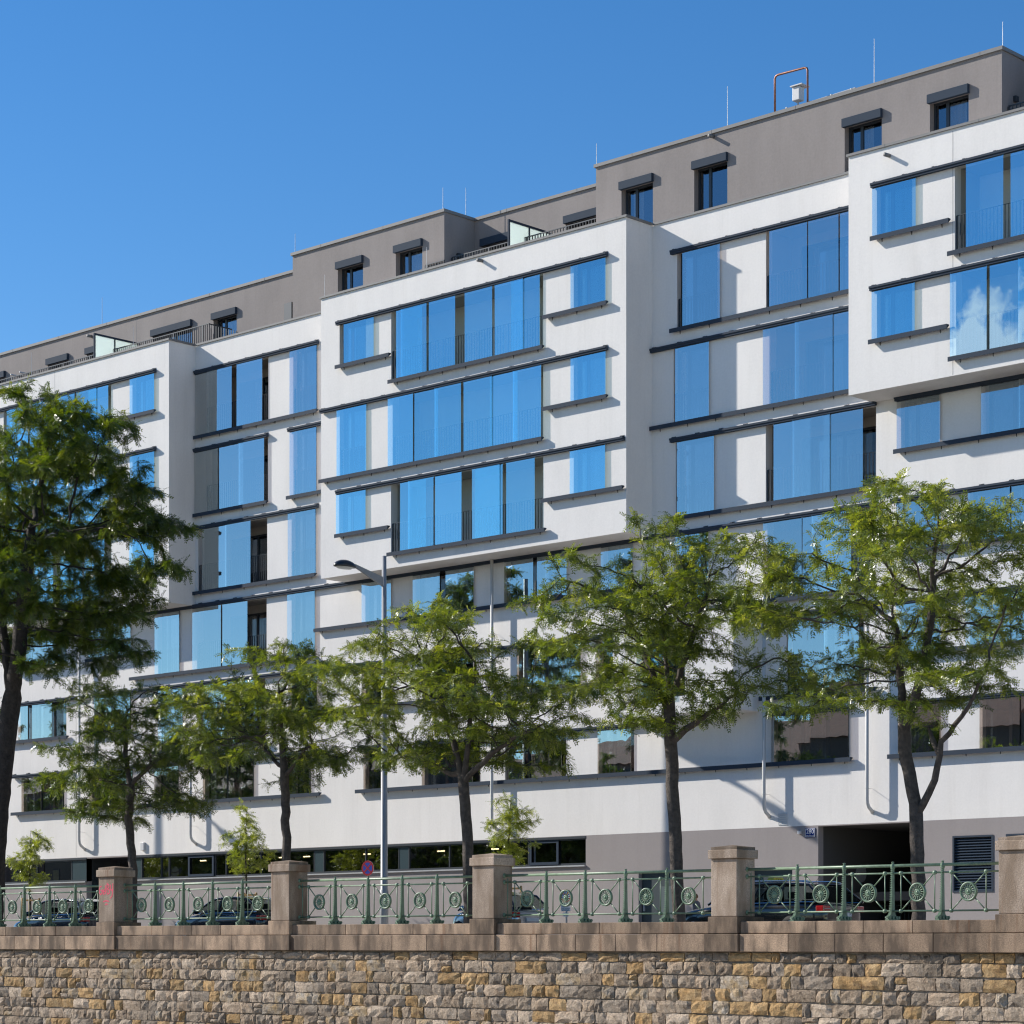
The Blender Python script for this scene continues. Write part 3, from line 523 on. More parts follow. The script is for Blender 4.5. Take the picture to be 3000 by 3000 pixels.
# ------------------------------------------------------------------ quay wall of rubble stone with granite coping
def zc(x): return 0.432 - 0.003*x                       # top of the coping, falling gently to the right
def stone_mat(name, c1, c2, dark, amt=0.55):
    m, nt, out = mat(name); L = nt.links; tc = N(nt, 'ShaderNodeTexCoord'); oi = N(nt, 'ShaderNodeObjectInfo')
    geo = N(nt, 'ShaderNodeNewGeometry')
    n1 = N(nt, 'ShaderNodeTexNoise', Scale=3.2, Detail=7.0, Roughness=0.65); L.new(geo.outputs['Position'], n1.inputs['Vector'])
    n2 = N(nt, 'ShaderNodeTexNoise', Scale=26.0, Detail=5.0, Roughness=0.7); L.new(geo.outputs['Position'], n2.inputs['Vector'])
    n3 = N(nt, 'ShaderNodeTexNoise', Scale=7.0, Detail=6.0, Roughness=0.7); L.new(geo.outputs['Position'], n3.inputs['Vector'])
    r1 = ramp(nt, [(0.35, c1), (0.65, c2)]); L.new(n1.outputs['Fac'], r1.inputs['Fac'])
    r2 = ramp(nt, [(0.40, (0.55, 0.55, 0.55)), (0.62, (1.12, 1.12, 1.12))]); L.new(n2.outputs['Fac'], r2.inputs['Fac'])
    mu = N(nt, 'ShaderNodeMix', _data_type='RGBA', _blend_type='MULTIPLY'); mu.inputs[0].default_value = amt
    L.new(r1.outputs['Color'], mu.inputs[6]); L.new(r2.outputs['Color'], mu.inputs[7])
    r3 = ramp(nt, [(0.53, (0, 0, 0)), (0.66, (1, 1, 1))]); L.new(n3.outputs['Fac'], r3.inputs['Fac'])
    md = N(nt, 'ShaderNodeMix', _data_type='RGBA'); L.new(r3.outputs['Color'], md.inputs[0]); L.new(mu.outputs[2], md.inputs[6]); md.inputs[7].default_value = (*dark, 1)
    hs = N(nt, 'ShaderNodeHueSaturation'); mr = N(nt, 'ShaderNodeMapRange'); mr.inputs['To Min'].default_value = 0.68; mr.inputs['To Max'].default_value = 1.20
    L.new(oi.outputs['Random'], mr.inputs['Value']); L.new(mr.outputs[0], hs.inputs['Value']); L.new(md.outputs[2], hs.inputs['Color'])
    p = N(nt, 'ShaderNodeBsdfPrincipled', Roughness=0.92); p.inputs['Specular IOR Level'].default_value = 0.2
    L.new(hs.outputs[0], p.inputs['Base Color'])
    b1 = N(nt, 'ShaderNodeTexNoise', Scale=11.0, Detail=8.0, Roughness=0.72); L.new(geo.outputs['Position'], b1.inputs['Vector'])
    bp = N(nt, 'ShaderNodeBump', Strength=1.0, Distance=0.07); L.new(b1.outputs['Fac'], bp.inputs['Height']); L.new(bp.outputs[0], p.inputs['Normal'])
    L.new(p.outputs[0], out.inputs['Surface']); return m
SM = [stone_mat('stone_grey', (0.40,0.295,0.205), (0.50,0.39,0.285), (0.12,0.085,0.06)),
      stone_mat('stone_pale', (0.47,0.365,0.27), (0.56,0.45,0.34), (0.20,0.15,0.105)),
      stone_mat('stone_ochre', (0.46,0.275,0.115), (0.52,0.36,0.19), (0.24,0.15,0.08)),
      stone_mat('stone_brown', (0.28,0.22,0.165), (0.38,0.31,0.24), (0.11,0.085,0.065)),
      stone_mat('stone_mixed', (0.47,0.32,0.16), (0.46,0.40,0.33), (0.16,0.125,0.095))]
SW = [0.36, 0.19, 0.17, 0.16, 0.12]
simple('mortar', (0.27, 0.215, 0.16), 0.95, noise=0.35, nscale=6.0, bump=1.0, bscale=30, bdist=0.03)
def granite(name, col, dark):
    m, nt, out = mat(name); L = nt.links; geo = N(nt, 'ShaderNodeNewGeometry'); oi = N(nt, 'ShaderNodeObjectInfo')
    n1 = N(nt, 'ShaderNodeTexNoise', Scale=70.0, Detail=3.0, Roughness=0.7); L.new(geo.outputs['Position'], n1.inputs['Vector'])
    r1 = ramp(nt, [(0.35, tuple(c*0.60 for c in col)), (0.65, tuple(c*1.30 for c in col))]); L.new(n1.outputs['Fac'], r1.inputs['Fac'])
    mp = N(nt, 'ShaderNodeMapping'); mp.inputs['Scale'].default_value = (1.6, 1.6, 0.5); L.new(geo.outputs['Position'], mp.inputs['Vector'])
    n2 = N(nt, 'ShaderNodeTexNoise', Scale=1.5, Detail=6.0, Roughness=0.6); L.new(mp.outputs[0], n2.inputs['Vector'])
    r2 = ramp(nt, [(0.42, (0, 0, 0)), (0.60, (0.95, 0.95, 0.95))]); L.new(n2.outputs['Fac'], r2.inputs['Fac'])
    md = N(nt, 'ShaderNodeMix', _data_type='RGBA'); L.new(r2.outputs['Color'], md.inputs[0]); L.new(r1.outputs['Color'], md.inputs[6]); md.inputs[7].default_value = (*dark, 1)
    mp3 = N(nt, 'ShaderNodeMapping'); mp3.inputs['Scale'].default_value = (5.0, 1.0, 0.25); L.new(geo.outputs['Position'], mp3.inputs['Vector'])
    n3 = N(nt, 'ShaderNodeTexNoise', Scale=1.1, Detail=3.0); L.new(mp3.outputs[0], n3.inputs['Vector'])
    r3 = ramp(nt, [(0.61, (0, 0, 0)), (0.72, (0.7, 0.7, 0.7))]); L.new(n3.outputs['Fac'], r3.inputs['Fac'])
    mr_ = N(nt, 'ShaderNodeMix', _data_type='RGBA'); L.new(r3.outputs['Color'], mr_.inputs[0]); L.new(md.outputs[2], mr_.inputs[6]); mr_.inputs[7].default_value = (0.20, 0.10, 0.05, 1)
    hs = N(nt, 'ShaderNodeHueSaturation'); mr = N(nt, 'ShaderNodeMapRange'); mr.inputs['To Min'].default_value = 0.50; mr.inputs['To Max'].default_value = 1.08
    L.new(oi.outputs['Random'], mr.inputs['Value']); L.new(mr.outputs[0], hs.inputs['Value']); L.new(mr_.outputs[2], hs.inputs['Color'])
    p = N(nt, 'ShaderNodeBsdfPrincipled', Roughness=0.85); p.inputs['Specular IOR Level'].default_value = 0.3; L.new(hs.outputs[0], p.inputs['Base Color'])
    bp = N(nt, 'ShaderNodeBump', Strength=0.7, Distance=0.012); n4 = N(nt, 'ShaderNodeTexNoise', Scale=55.0, Detail=4.0); L.new(geo.outputs['Position'], n4.inputs['Vector']); L.new(n4.outputs['Fac'], bp.inputs['Height']); L.new(bp.outputs[0], p.inputs['Normal'])
    L.new(p.outputs[0], out.inputs['Surface']); return m
granite('granite_coping', (0.43, 0.30, 0.20), (0.15, 0.105, 0.072))
granite('granite_pillar', (0.46, 0.355, 0.27), (0.27, 0.195, 0.135))
WALL = empty('quay_wall', (13.0, -17.4, 0.0))
tag(WALL, 'quay wall of rough grey and ochre stones under brown granite coping blocks', 'wall')
WALL_I = WALL.matrix_world.inverted() if False else Matrix.Translation((-13.0, 17.4, 0.0))
def wl_(p): return (p[0]-13.0, p[1]+17.4, p[2])
WX0, WX1 = -5.5, 33.5
mb_ = MB(); mb_.prism([(WX0-13-60, zc(WX0-60)-0.62), (WX1-13+60, zc(WX1+60)-0.62), (WX1-13+60, -6.5), (WX0-13-60, -6.5)], 'y', -0.441, 0.3); mb_.build('mortar_bed', M['mortar'], WALL)
rs = random.Random(11)
def stone_variant(seed):
    r = random.Random(seed); nx, nz = 4, 3; b = MB(); g_ = {}
    for i in range(nx+1):
        for j in range(nz+1):
            u, v = i/nx, j/nz; e = min(u, 1-u, v, 1-v)
            edge = (i in (0, nx)) or (j in (0, nz)); corner = (i in (0, nx)) and (j in (0, nz))
            x = u-0.5+(r.uniform(-.05,.05) if not edge else r.uniform(-.03,.022)); z = v-0.5+(r.uniform(-.07,.07) if not edge else r.uniform(-.05,.035))
            if corner: x *= 0.975; z *= 0.955
            y = -(r.uniform(.012,.050) if edge else r.uniform(.042,.082))
            b.v.append((x, y, z)); g_[i, j] = len(b.v)-1
    for i in range(nx):
        for j in range(nz): b.f.append((g_[i,j], g_[i+1,j], g_[i+1,j+1], g_[i,j+1])); b.m.append(0)
    rim = [g_[i,0] for i in range(nx+1)]+[g_[nx,j] for j in range(1,nz+1)]+[g_[i,nz] for i in range(nx-1,-1,-1)]+[g_[0,j] for j in range(nz-1,0,-1)]
    n = len(b.v); b.v += [(b.v[k][0]*1.0, 0.06, b.v[k][2]*1.0) for k in rim]
    for k in range(len(rim)): k2 = (k+1) % len(rim); b.f.append((rim[k2], rim[k], n+k, n+k2)); b.m.append(0)
    return b
SV = [stone_variant(100+i) for i in range(22)]; SVM = [b.mesh('stone', SM[0], False) for b in SV]
stones = []
ztop = -0.64; course = 0
while ztop > -2.75:
    h = 0.19 if course == 0 else rs.uniform(0.245, 0.285); x = WX0 + rs.uniform(0, .3)
    while x < WX1:
        if course and rs.random() < 0.07:
            wd = rs.uniform(.22, .42); hh = h*rs.uniform(.4, .6)
            for zz, h2 in ((ztop-hh/2, hh), (ztop-hh-(h-hh)/2, h-hh)): stones.append((x+wd/2, zz+zc(x), wd-0.012, h2-0.012, rs.randrange(22), rs.choices(range(5), SW)[0], rs.random() < .5, rs.uniform(0.8, 1.2)))
            x += wd; continue
        wd = rs.choice([rs.uniform(.20,.34), rs.uniform(.34,.56), rs.uniform(.46,.74), rs.uniform(.32,.48)])
        wob = 0.012*math.sin(x*0.9+course*1.7)
        stones.append((x+wd/2, ztop-h/2+zc(x)+wob, wd-0.014, h-0.016+rs.uniform(-.010,.008), rs.randrange(22), rs.choices(range(5), SW)[0], rs.random() < .5, rs.uniform(0.7, 1.25)))
        x += wd
    ztop -= h; course += 1
def shown(s_): return (s_[2]*s_[3]) * (1.0/(1+0.02*(34-s_[0])))**2 * (1 if -2.9 < s_[0] < 30 and s_[1] > -2.0 else 0.0)
order = sorted(range(len(stones)), key=lambda i: -shown(stones[i])); big = set(order[:300]); rest = MB()
for i, (x, z, w_, h, k, mi, fl_, dp) in enumerate(stones):
    sx = -w_ if fl_ else w_
    if i in big:
        o = link('stone', SVM[k], WALL, wl_((x, -17.84, z)), None, (sx, dp, h)); o.material_slots[0].link = 'OBJECT'; o.material_slots[0].material = SM[mi]
    else:
        n = len(rest.v); rest.v += [(p[0]*sx+x-13.0, p[1]*dp-17.84+17.4, p[2]*h+z) for p in SV[k].v]
        for f_ in SV[k].f: rest.f.append(tuple(n+q for q in (reversed(f_) if fl_ else f_))); rest.m.append(mi)
ro = rest.build('stone_rest', SM, WALL, False); ro['kind'] = 'stuff'
PX = [1.94+6.805*k for k in range(-1, 5)]; PW = 0.665
def cop(name, x0, x1, y0, y1, dz0, dz1, m):
    xm = (x0+x1)/2; z = zc(xm); g_ = 0.004
    o = MB().box(-(x1-x0)/2+g_, (x1-x0)/2-g_, y0+17.4, y1+17.4, dz0+0.003, dz1-0.003).build(name, M[m], WALL, loc=(xm-13.0, 0, z)); o.rotation_euler = (0, 0.003, 0)
    bevel(o, 0.012, 2); return o
for k, p in enumerate(PX):
    cop('coping_block', p-0.12, p+PW+0.10, -18.03, -17.1, -0.62, -0.255, 'granite_coping')
    cop('coping_block', p-0.055, p+PW+0.055, -17.985, -17.1, -0.25, 0.10, 'granite_coping')
    if k < len(PX)-1:
        q = PX[k+1]
        jl = [p+PW+0.10, p+1.99, p+3.125, p+4.265, p+5.40, q-0.12]; ju = [p+PW+0.055, p+2.61, p+3.74, p+4.875, q-0.055]
        for a, b in zip(jl, jl[1:]): cop('coping_block', a, b, -17.98, -17.1, -0.62, -0.255, 'granite_coping')
        for a, b in zip(ju, ju[1:]): cop('coping_block', a, b, -17.90, -17.1, -0.25, 0.0, 'granite_coping')
# granite pillars
simple('spray_pink', (0.66, 0.07, 0.12), 0.8)
plab = {0: 'granite railing pillar just beyond the left end of the stone wall', 1: 'granite railing pillar with pink graffiti scrawled on its shaft', 2: 'granite railing pillar second from the left, beside the graffiti pillar', 3: 'granite railing pillar in front of the middle of the building, right of the lamp post', 4: 'stained granite railing pillar in front of the grey wall left of the passage', 5: 'rightmost granite railing pillar, cut by the right edge, before the louvres'}
for k, p in enumerate(PX):
    z = zc(p+.33)+0.10; pil = empty('stone_pillar', (p+PW/2, -17.64, z)); tag(pil, plab[k], 'pillar', 'granite pillars along the quay railing')
    h = PW/2; sf = MB().box(-h, h, -0.30, 0.30, 0.002, 1.18).build('shaft', M['granite_pillar'], pil); bevel(sf, 0.012)
    cpb = MB(); cpb.box(-h-0.05, h+0.05, -0.35, 0.35, 1.183, 1.365); c1 = bevel(cpb.build('cap', M['granite_pillar'], pil), 0.015, 3)
    tb = MB(); a, b = h+0.005, 0.305; n = len(tb.v)
    tb.v += [(-a,-b,1.367),(a,-b,1.367),(a,b,1.367),(-a,b,1.367),(-a,-b,1.425),(a,-b,1.425),(a,b,1.425),(-a,b,1.425),(0,0,1.47)]
    for q in ((0,1,5,4),(1,2,6,5),(2,3,7,6),(3,0,4,7),(4,5,8),(5,6,8),(6,7,8),(7,4,8)): tb.f.append(q); tb.m.append(0)
    tb.build('cap_top', M['granite_pillar'], c1)
    if k == 1:
        gr = MB(); y = -0.303
        strokes = [[(-.21,.94),(-.27,.93),(-.30,.86),(-.29,.76),(-.24,.72),(-.19,.76),(-.17,.84),(-.23,.83)], [(-.09,.86),(-.14,.80),(-.13,.73),(-.08,.74)], [(-.14,.79),(-.07,.81)], [(-.03,.96),(-.04,.85),(-.03,.74)], [(.03,1.02),(.02,.88),(.04,.73)], [(.03,1.0),(.10,.97),(.11,.91),(.05,.87),(.13,.83),(.14,.76),(.05,.73)], [(.17,.97),(.17,.86),(.22,.82),(.26,.86)], [(.27,1.0),(.27,.84),(.24,.68),(.16,.62)], [(-.13,.54),(-.02,.56),(.10,.54)], [(-.05,.45),(.0,.48),(.05,.46)]]
        for st_ in strokes:
            for (ax, az), (bx, bz) in zip(st_, st_[1:]):
                dx, dz = bx-ax, bz-az; l_ = math.hypot(dx, dz); nx_, nz_ = -dz/l_*0.016, dx/l_*0.016; ex, ez = dx/l_*0.008, dz/l_*0.008
                gr.quad((ax-ex-nx_,y,az-ez-nz_),(bx+ex-nx_,y,bz+ez-nz_),(bx+ex+nx_,y,bz+ez+nz_),(ax-ex+nx_,y,az-ez+nz_)); y -= 0.00003
        gr.build('graffiti', M['spray_pink'], sf)
# ------------------------------------------------------------------ green cast iron railing
simple('green_iron', (0.145, 0.215, 0.135), 0.42, 0.0, 0.5, noise=0.25, nscale=10, bump=0.3, bscale=45, bdist=0.004)
GI = M['green_iron']
def rosette():
    b = MB(); b.lathe([(0.150,-0.022),(0.160,-0.034),(0.180,-0.034),(0.188,-0.02),(0.188,0.02),(0.150,0.02),(0.150,-0.022)], (0,0,0), 'y', 28)
    b.lathe([(0.0,-0.045),(0.018,-0.042),(0.026,-0.03),(0.034,-0.018),(0.05,-0.028),(0.062,-0.028),(0.070,-0.012),(0.070,0.012),(0.0,0.012)], (0,0,0), 'y', 20)
    for k in range(16):
        t_ = 2*math.pi*k/16; pts = []
        for i in range(4):
            rr = 0.062+i*0.031; tt = t_+0.10*math.sin(i*1.05); pts.append((rr*math.cos(tt), -0.008-0.006*(i % 2), rr*math.sin(tt)))
        b.tube(pts, [0.008,0.010,0.012,0.009], 5)
    return b.mesh('rosette', GI, True)
def post():
    b = MB(); pr = [(-0.038,1.00),(0.022,1.00),(0.028,0.70),(0.036,0.40),(0.045,0.20),(0.07,0.11),(0.13,0.07),(0.15,0.0),(-0.18,0.0),(-0.205,0.03),(-0.195,0.07),(-0.125,0.095),(-0.082,0.15),(-0.066,0.30),(-0.056,0.55),(-0.047,0.80)]
    b.prism(pr, 'x', -0.015, 0.015)
    fr = [(-0.040,1.0),(-0.049,0.80),(-0.058,0.55),(-0.068,0.30),(-0.084,0.15),(-0.127,0.095),(-0.195,0.068)]
    for i in range(34):
        t_ = i/33*(len(fr)-1.0001); a = int(t_); u = t_-a; y = fr[a][0]+(fr[a+1][0]-fr[a][0])*u; z = fr[a][1]+(fr[a+1][1]-fr[a][1])*u; w_ = 0.022+0.012*(1-z)
        b.box(-w_, w_, y-0.012, y+0.02, z-0.008, z+0.008)
    b.box(-0.045, 0.045, -0.20, 0.15, -0.001, 0.028)
    for yy in (-0.16, -0.05, 0.06, 0.14): b.lathe([(0.0,-0.055),(0.032,-0.055),(0.032,0.055),(0.0,0.055)], (0,yy,0.05), 'x', 10)
    b.lathe([(0.0,0.98),(0.030,0.985),(0.042,1.01),(0.046,1.05),(0.040,1.085),(0.022,1.10),(0.020,1.115),(0.030,1.125),(0.030,1.135),(0.014,1.14),(0.0,1.142)], (0,-0.01,0), 'z', 14)
    return b.mesh('post', GI)
def knot():
    b = MB(); b.box(-0.028, 0.028, -0.018, 0.03, -0.028, 0.028); b.lathe([(0.0,-0.04),(0.016,-0.038),(0.020,-0.028),(0.030,-0.03),(0.038,-0.026),(0.04,-0.01),(0.04,0.02),(0.0,0.02)], (0,0,0), 'y', 14)
    return b.mesh('knot', GI, True)
def bar(r, l, name, seg=8): return MB().tube([(0,0,-l/2),(0,0,l/2)], r, seg).mesh(name, GI, True)
ROS, POST, KNOT = rosette(), post(), knot()
ZT, ZM, ZB, ZR = 1.062, 0.915, 0.182, 0.54
HW = 0.385; UPR = bar(0.012, ZM-ZB, 'upright'); dlen = math.hypot(HW, (ZM-ZB)/2)-0.19; DIA = bar(0.013, dlen, 'brace'); dang = math.atan2(HW, (ZM-ZB)/2)
FLG = MB().lathe([(0.0,0.0),(0.052,0.0),(0.052,0.012),(0.03,0.03),(0.0,0.03)], (0,0,0), 'x', 14).mesh('flange', GI, True)
rlab = ['green iron railing section at the left edge, left of the graffiti pillar', 'green iron railing section between the graffiti pillar and the next pillar', 'green iron railing section in front of the lamp post and the no stopping sign', 'green iron railing section in front of the grey wall and dark door', 'green iron railing section before the dark passage and the taxi', 'green iron railing section beyond the rightmost pillar']
for k, p in enumerate(PX[:-1]):
    x0 = p+PW; x1 = PX[k+1]; L_ = x1-x0
    rl = empty('iron_railing', (x0, -17.60, zc(x0))); rl.rotation_euler = (0, 0.003, 0); tag(rl, rlab[k], 'railing', 'green railing sections on the quay wall')
    for z, r_ in ((ZT, 0.030), (ZM, 0.018), (ZB, 0.018)):
        MB().tube([(0.0,0,z),(L_,0,z)], r_, 10).build('handrail' if z == ZT else 'rail', GI, rl, True)
        link('flange', FLG, rl, (0, 0, z)); link('flange', FLG, rl, (L_, 0, z), (0, 0, math.pi))
    link('upright', UPR, rl, (0.10, 0, (ZM+ZB)/2), None, (1, 1, 1.22)); link('upright', UPR, rl, (L_-0.05, 0, (ZM+ZB)/2+.05), None, (1, 1, 1.22))
    posts = [1.94-PW, 3.08-PW, 4.225-PW, 5.365-PW]
    for x in posts: link('post', POST, rl, (x, 0, 0))
    for c in (posts[0]-0.575, (posts[0]+posts[1])/2, (posts[1]+posts[2])/2, (posts[2]+posts[3])/2, posts[3]+0.575):
        link('rosette', ROS, rl, (c, 0, ZR))
        for sx in (-1, 1):
            link('upright', UPR, rl, (c+sx*HW, 0, (ZM+ZB)/2))
            for sz, z in ((1, ZM), (-1, ZB)):
                link('knot', KNOT, rl, (c+sx*HW, 0, z))
                ux, uz = sx*math.sin(dang), sz*math.cos(dang); d_ = 0.185+dlen/2
                link('brace', DIA, rl, (c+ux*d_, 0.0, ZR+uz*d_+ (0.008 if sz > 0 else 0.008)), (0, sx*sz*dang, 0))

# ------------------------------------------------------------------ trees
simple('bark', (0.075, 0.060, 0.050), 0.9, noise=0.45, nscale=9, bump=1.0, bscale=22, bdist=0.03)
simple('bark_dark', (0.040, 0.033, 0.029), 0.95, noise=0.45, nscale=7, bump=1.0, bscale=16, bdist=0.05)
def leaf_mat(name, dark, mid, light, trans):
    m, nt, out = mat(name); L = nt.links
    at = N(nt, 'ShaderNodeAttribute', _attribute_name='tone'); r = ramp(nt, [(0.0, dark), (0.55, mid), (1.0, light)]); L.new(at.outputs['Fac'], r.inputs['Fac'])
    p = N(nt, 'ShaderNodeBsdfPrincipled', Roughness=0.32); p.inputs['Specular IOR Level'].default_value = 0.8; L.new(r.outputs['Color'], p.inputs['Base Color'])
    t = N(nt, 'ShaderNodeBsdfTranslucent'); hs = N(nt, 'ShaderNodeHueSaturation', Saturation=1.15, Value=1.5); hs.inputs['Hue'].default_value = 0.485; L.new(r.outputs['Color'], hs.inputs['Color']); L.new(hs.outputs[0], t.inputs['Color'])
    mx = N(nt, 'ShaderNodeMixShader'); mx.inputs['Fac'].default_value = trans; L.new(p.outputs[0], mx.inputs[1]); L.new(t.outputs[0], mx.inputs[2]); L.new(mx.outputs[0], out.inputs['Surface']); return m
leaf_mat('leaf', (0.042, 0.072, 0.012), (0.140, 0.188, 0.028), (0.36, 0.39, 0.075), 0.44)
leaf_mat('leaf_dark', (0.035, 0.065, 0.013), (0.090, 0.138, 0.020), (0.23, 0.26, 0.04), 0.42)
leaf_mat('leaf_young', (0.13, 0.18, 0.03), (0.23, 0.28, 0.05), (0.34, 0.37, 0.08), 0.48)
def grow(attr, nodes, par, step, di, dk, rng, iters=160, up=0.04):
    nodes = [np.array(n, float) for n in nodes]; par = list(par); A = np.array(attr, float)
    P = np.array(nodes); D = np.linalg.norm(A[:, None]-P[None], axis=2); nd = D.min(1); ni = D.argmin(1); kids = {}
    for _ in range(iters):
        keep = nd > dk; A, nd, ni = A[keep], nd[keep], ni[keep]
        if len(A) == 0: break
        sel = nd < di
        if not sel.any(): di *= 1.5; continue
        new = []
        for i in np.unique(ni[sel]):
            v = (A[sel & (ni == i)]-nodes[i]); v = (v/np.linalg.norm(v, axis=1)[:, None]).mean(0)+rng.normal(0, 0.16, 3); v[2] += up
            l = np.linalg.norm(v)
            if l < 1e-4: continue
            v /= l
            if kids.get(i, 0) > 3: continue
            kids[i] = kids.get(i, 0)+1
            new.append((i, nodes[i]+v*step))
        if not new: break
        base = len(nodes)
        for i, q in new: nodes.append(q); par.append(int(i))
        Q = np.array([q for _, q in new]); D = np.linalg.norm(A[:, None]-Q[None], axis=2); dm = D.min(1); dj = D.argmin(1); b = dm < nd
        nd[b] = dm[b]; ni[b] = dj[b]+base
    return np.array(nodes), par
def radii(par, tip, expo, base_r):
    n = len(par); w = np.zeros(n); has = np.zeros(n, bool)
    for i in range(n-1, -1, -1):
        if not has[i]: w[i] = tip**expo
        if par[i] >= 0: w[par[i]] += w[i]; has[par[i]] = True
    r = w**(1/expo); return r*1.0
def wood(name, nodes, par, r, m, parent, rmin=0.0, seg=6):
    n = len(nodes); kid = [-1]*n
    for i in range(n):
        if par[i] >= 0 and (kid[par[i]] < 0 or r[i] > r[kid[par[i]]]): kid[par[i]] = i
    V = []; F = []; ring = {}; ang = np.linspace(0, 2*np.pi, seg, endpoint=False)
    def mk(c, d, rad):
        d = d/max(1e-6, np.linalg.norm(d)); a = np.array([1.0, 0, 0]) if abs(d[0]) < 0.8 else np.array([0, 1.0, 0])
        u = a-d*a.dot(d); u /= np.linalg.norm(u); v = np.cross(d, u); s0 = len(V)
        for t in ang: V.append(c+(u*math.cos(t)+v*math.sin(t))*rad)
        return s0
    for i in range(n):
        d = nodes[i]-nodes[par[i]] if par[i] >= 0 else (nodes[kid[i]]-nodes[i] if kid[i] >= 0 else np.array([0, 0, 1.0]))
        if kid[i] >= 0 and par[i] >= 0: d = d/np.linalg.norm(d)+(nodes[kid[i]]-nodes[i])/np.linalg.norm(nodes[kid[i]]-nodes[i])
        ring[i] = mk(nodes[i], d, r[i])
    for i in range(n):
        p = par[i]
        if p < 0: continue
        a = ring[p] if kid[p] == i else mk(nodes[p], nodes[i]-nodes[p], min(r[i]*1.15, r[p]))
        b = ring[i]
        for j in range(seg): k = (j+1) % seg; F.append((a+j, a+k, b+k, b+j))
    me = bpy.data.meshes.new(name); me.from_pydata([tuple(v) for v in V], [], F); me.materials.append(m); me.polygons.foreach_set('use_smooth', [True]*len(F)); me.update()
    o = bpy.data.objects.new(name, me); COL.objects.link(o); o.parent = parent; return o
def frond_template(rng, L, pairs, ll, lw):
    V = []
    for k in range(pairs):
        t = (k+0.6)/pairs; x = L*t; z = -0.28*L*t*t
        for sgn in (-1, 1):
            l = ll*(1-0.35*abs(t-0.45))*rng.uniform(.85,1.15); a = R(62-25*t)+rng.normal(0, .12); dr = rng.uniform(-.35, .1)
            dx, dy = math.cos(a), math.sin(a)*sgn; w = lw
            V += [(x, 0, z), (x+dx*l*.5-dy*w*.5*sgn*sgn, dy*l*.5+dx*w*.5, z+dr*l*.4), (x+dx*l, dy*l, z+dr*l), (x+dx*l*.5+dy*w*.5, dy*l*.5-dx*w*.5, z+dr*l*.4)]
    return np.array(V)
def leaves(name, pos, dirs, m, parent, rng, L=0.24, pairs=6, ll=0.072, lw=0.027, tone=None, droop=0.35):
    n = len(pos); T = [frond_template(rng, L, pairs, ll, lw) for _ in range(5)]; k = len(T[0])
    d = dirs+rng.normal(0, .45, (n, 3)); d[:, 2] -= droop*rng.random(n); d /= np.linalg.norm(d, axis=1)[:, None]
    up = np.tile([-.18, -.12, 1.0], (n, 1))+rng.normal(0, .45, (n, 3)); y = np.cross(up, d); y /= np.linalg.norm(y, axis=1)[:, None]; z = np.cross(d, y)
    sc = rng.uniform(.7, 1.25, n); ti = rng.integers(0, 5, n); TT = np.array(T)[ti]*sc[:, None, None]
    V = pos[:, None]+TT[:, :, 0:1]*d[:, None]+TT[:, :, 1:2]*y[:, None]+TT[:, :, 2:3]*z[:, None]; V = V.reshape(-1, 3)
    nv = len(V); nf = nv//4; me = bpy.data.meshes.new(name); me.vertices.add(nv); me.vertices.foreach_set('co', V.ravel())
    me.loops.add(nv); me.loops.foreach_set('vertex_index', np.arange(nv)); me.polygons.add(nf); me.polygons.foreach_set('loop_start', np.arange(nf)*4); me.polygons.foreach_set('loop_total', np.full(nf, 4))
    me.update(calc_edges=True); at = me.attributes.new('tone', 'FLOAT', 'POINT'); tt = np.clip(tone+rng.normal(0, .20, n), 0, 1); at.data.foreach_set('value', np.repeat(tt, k).astype(np.float32))
    me.materials.append(m); o = bpy.data.objects.new(name, me); COL.objects.link(o); o.parent = parent; return o
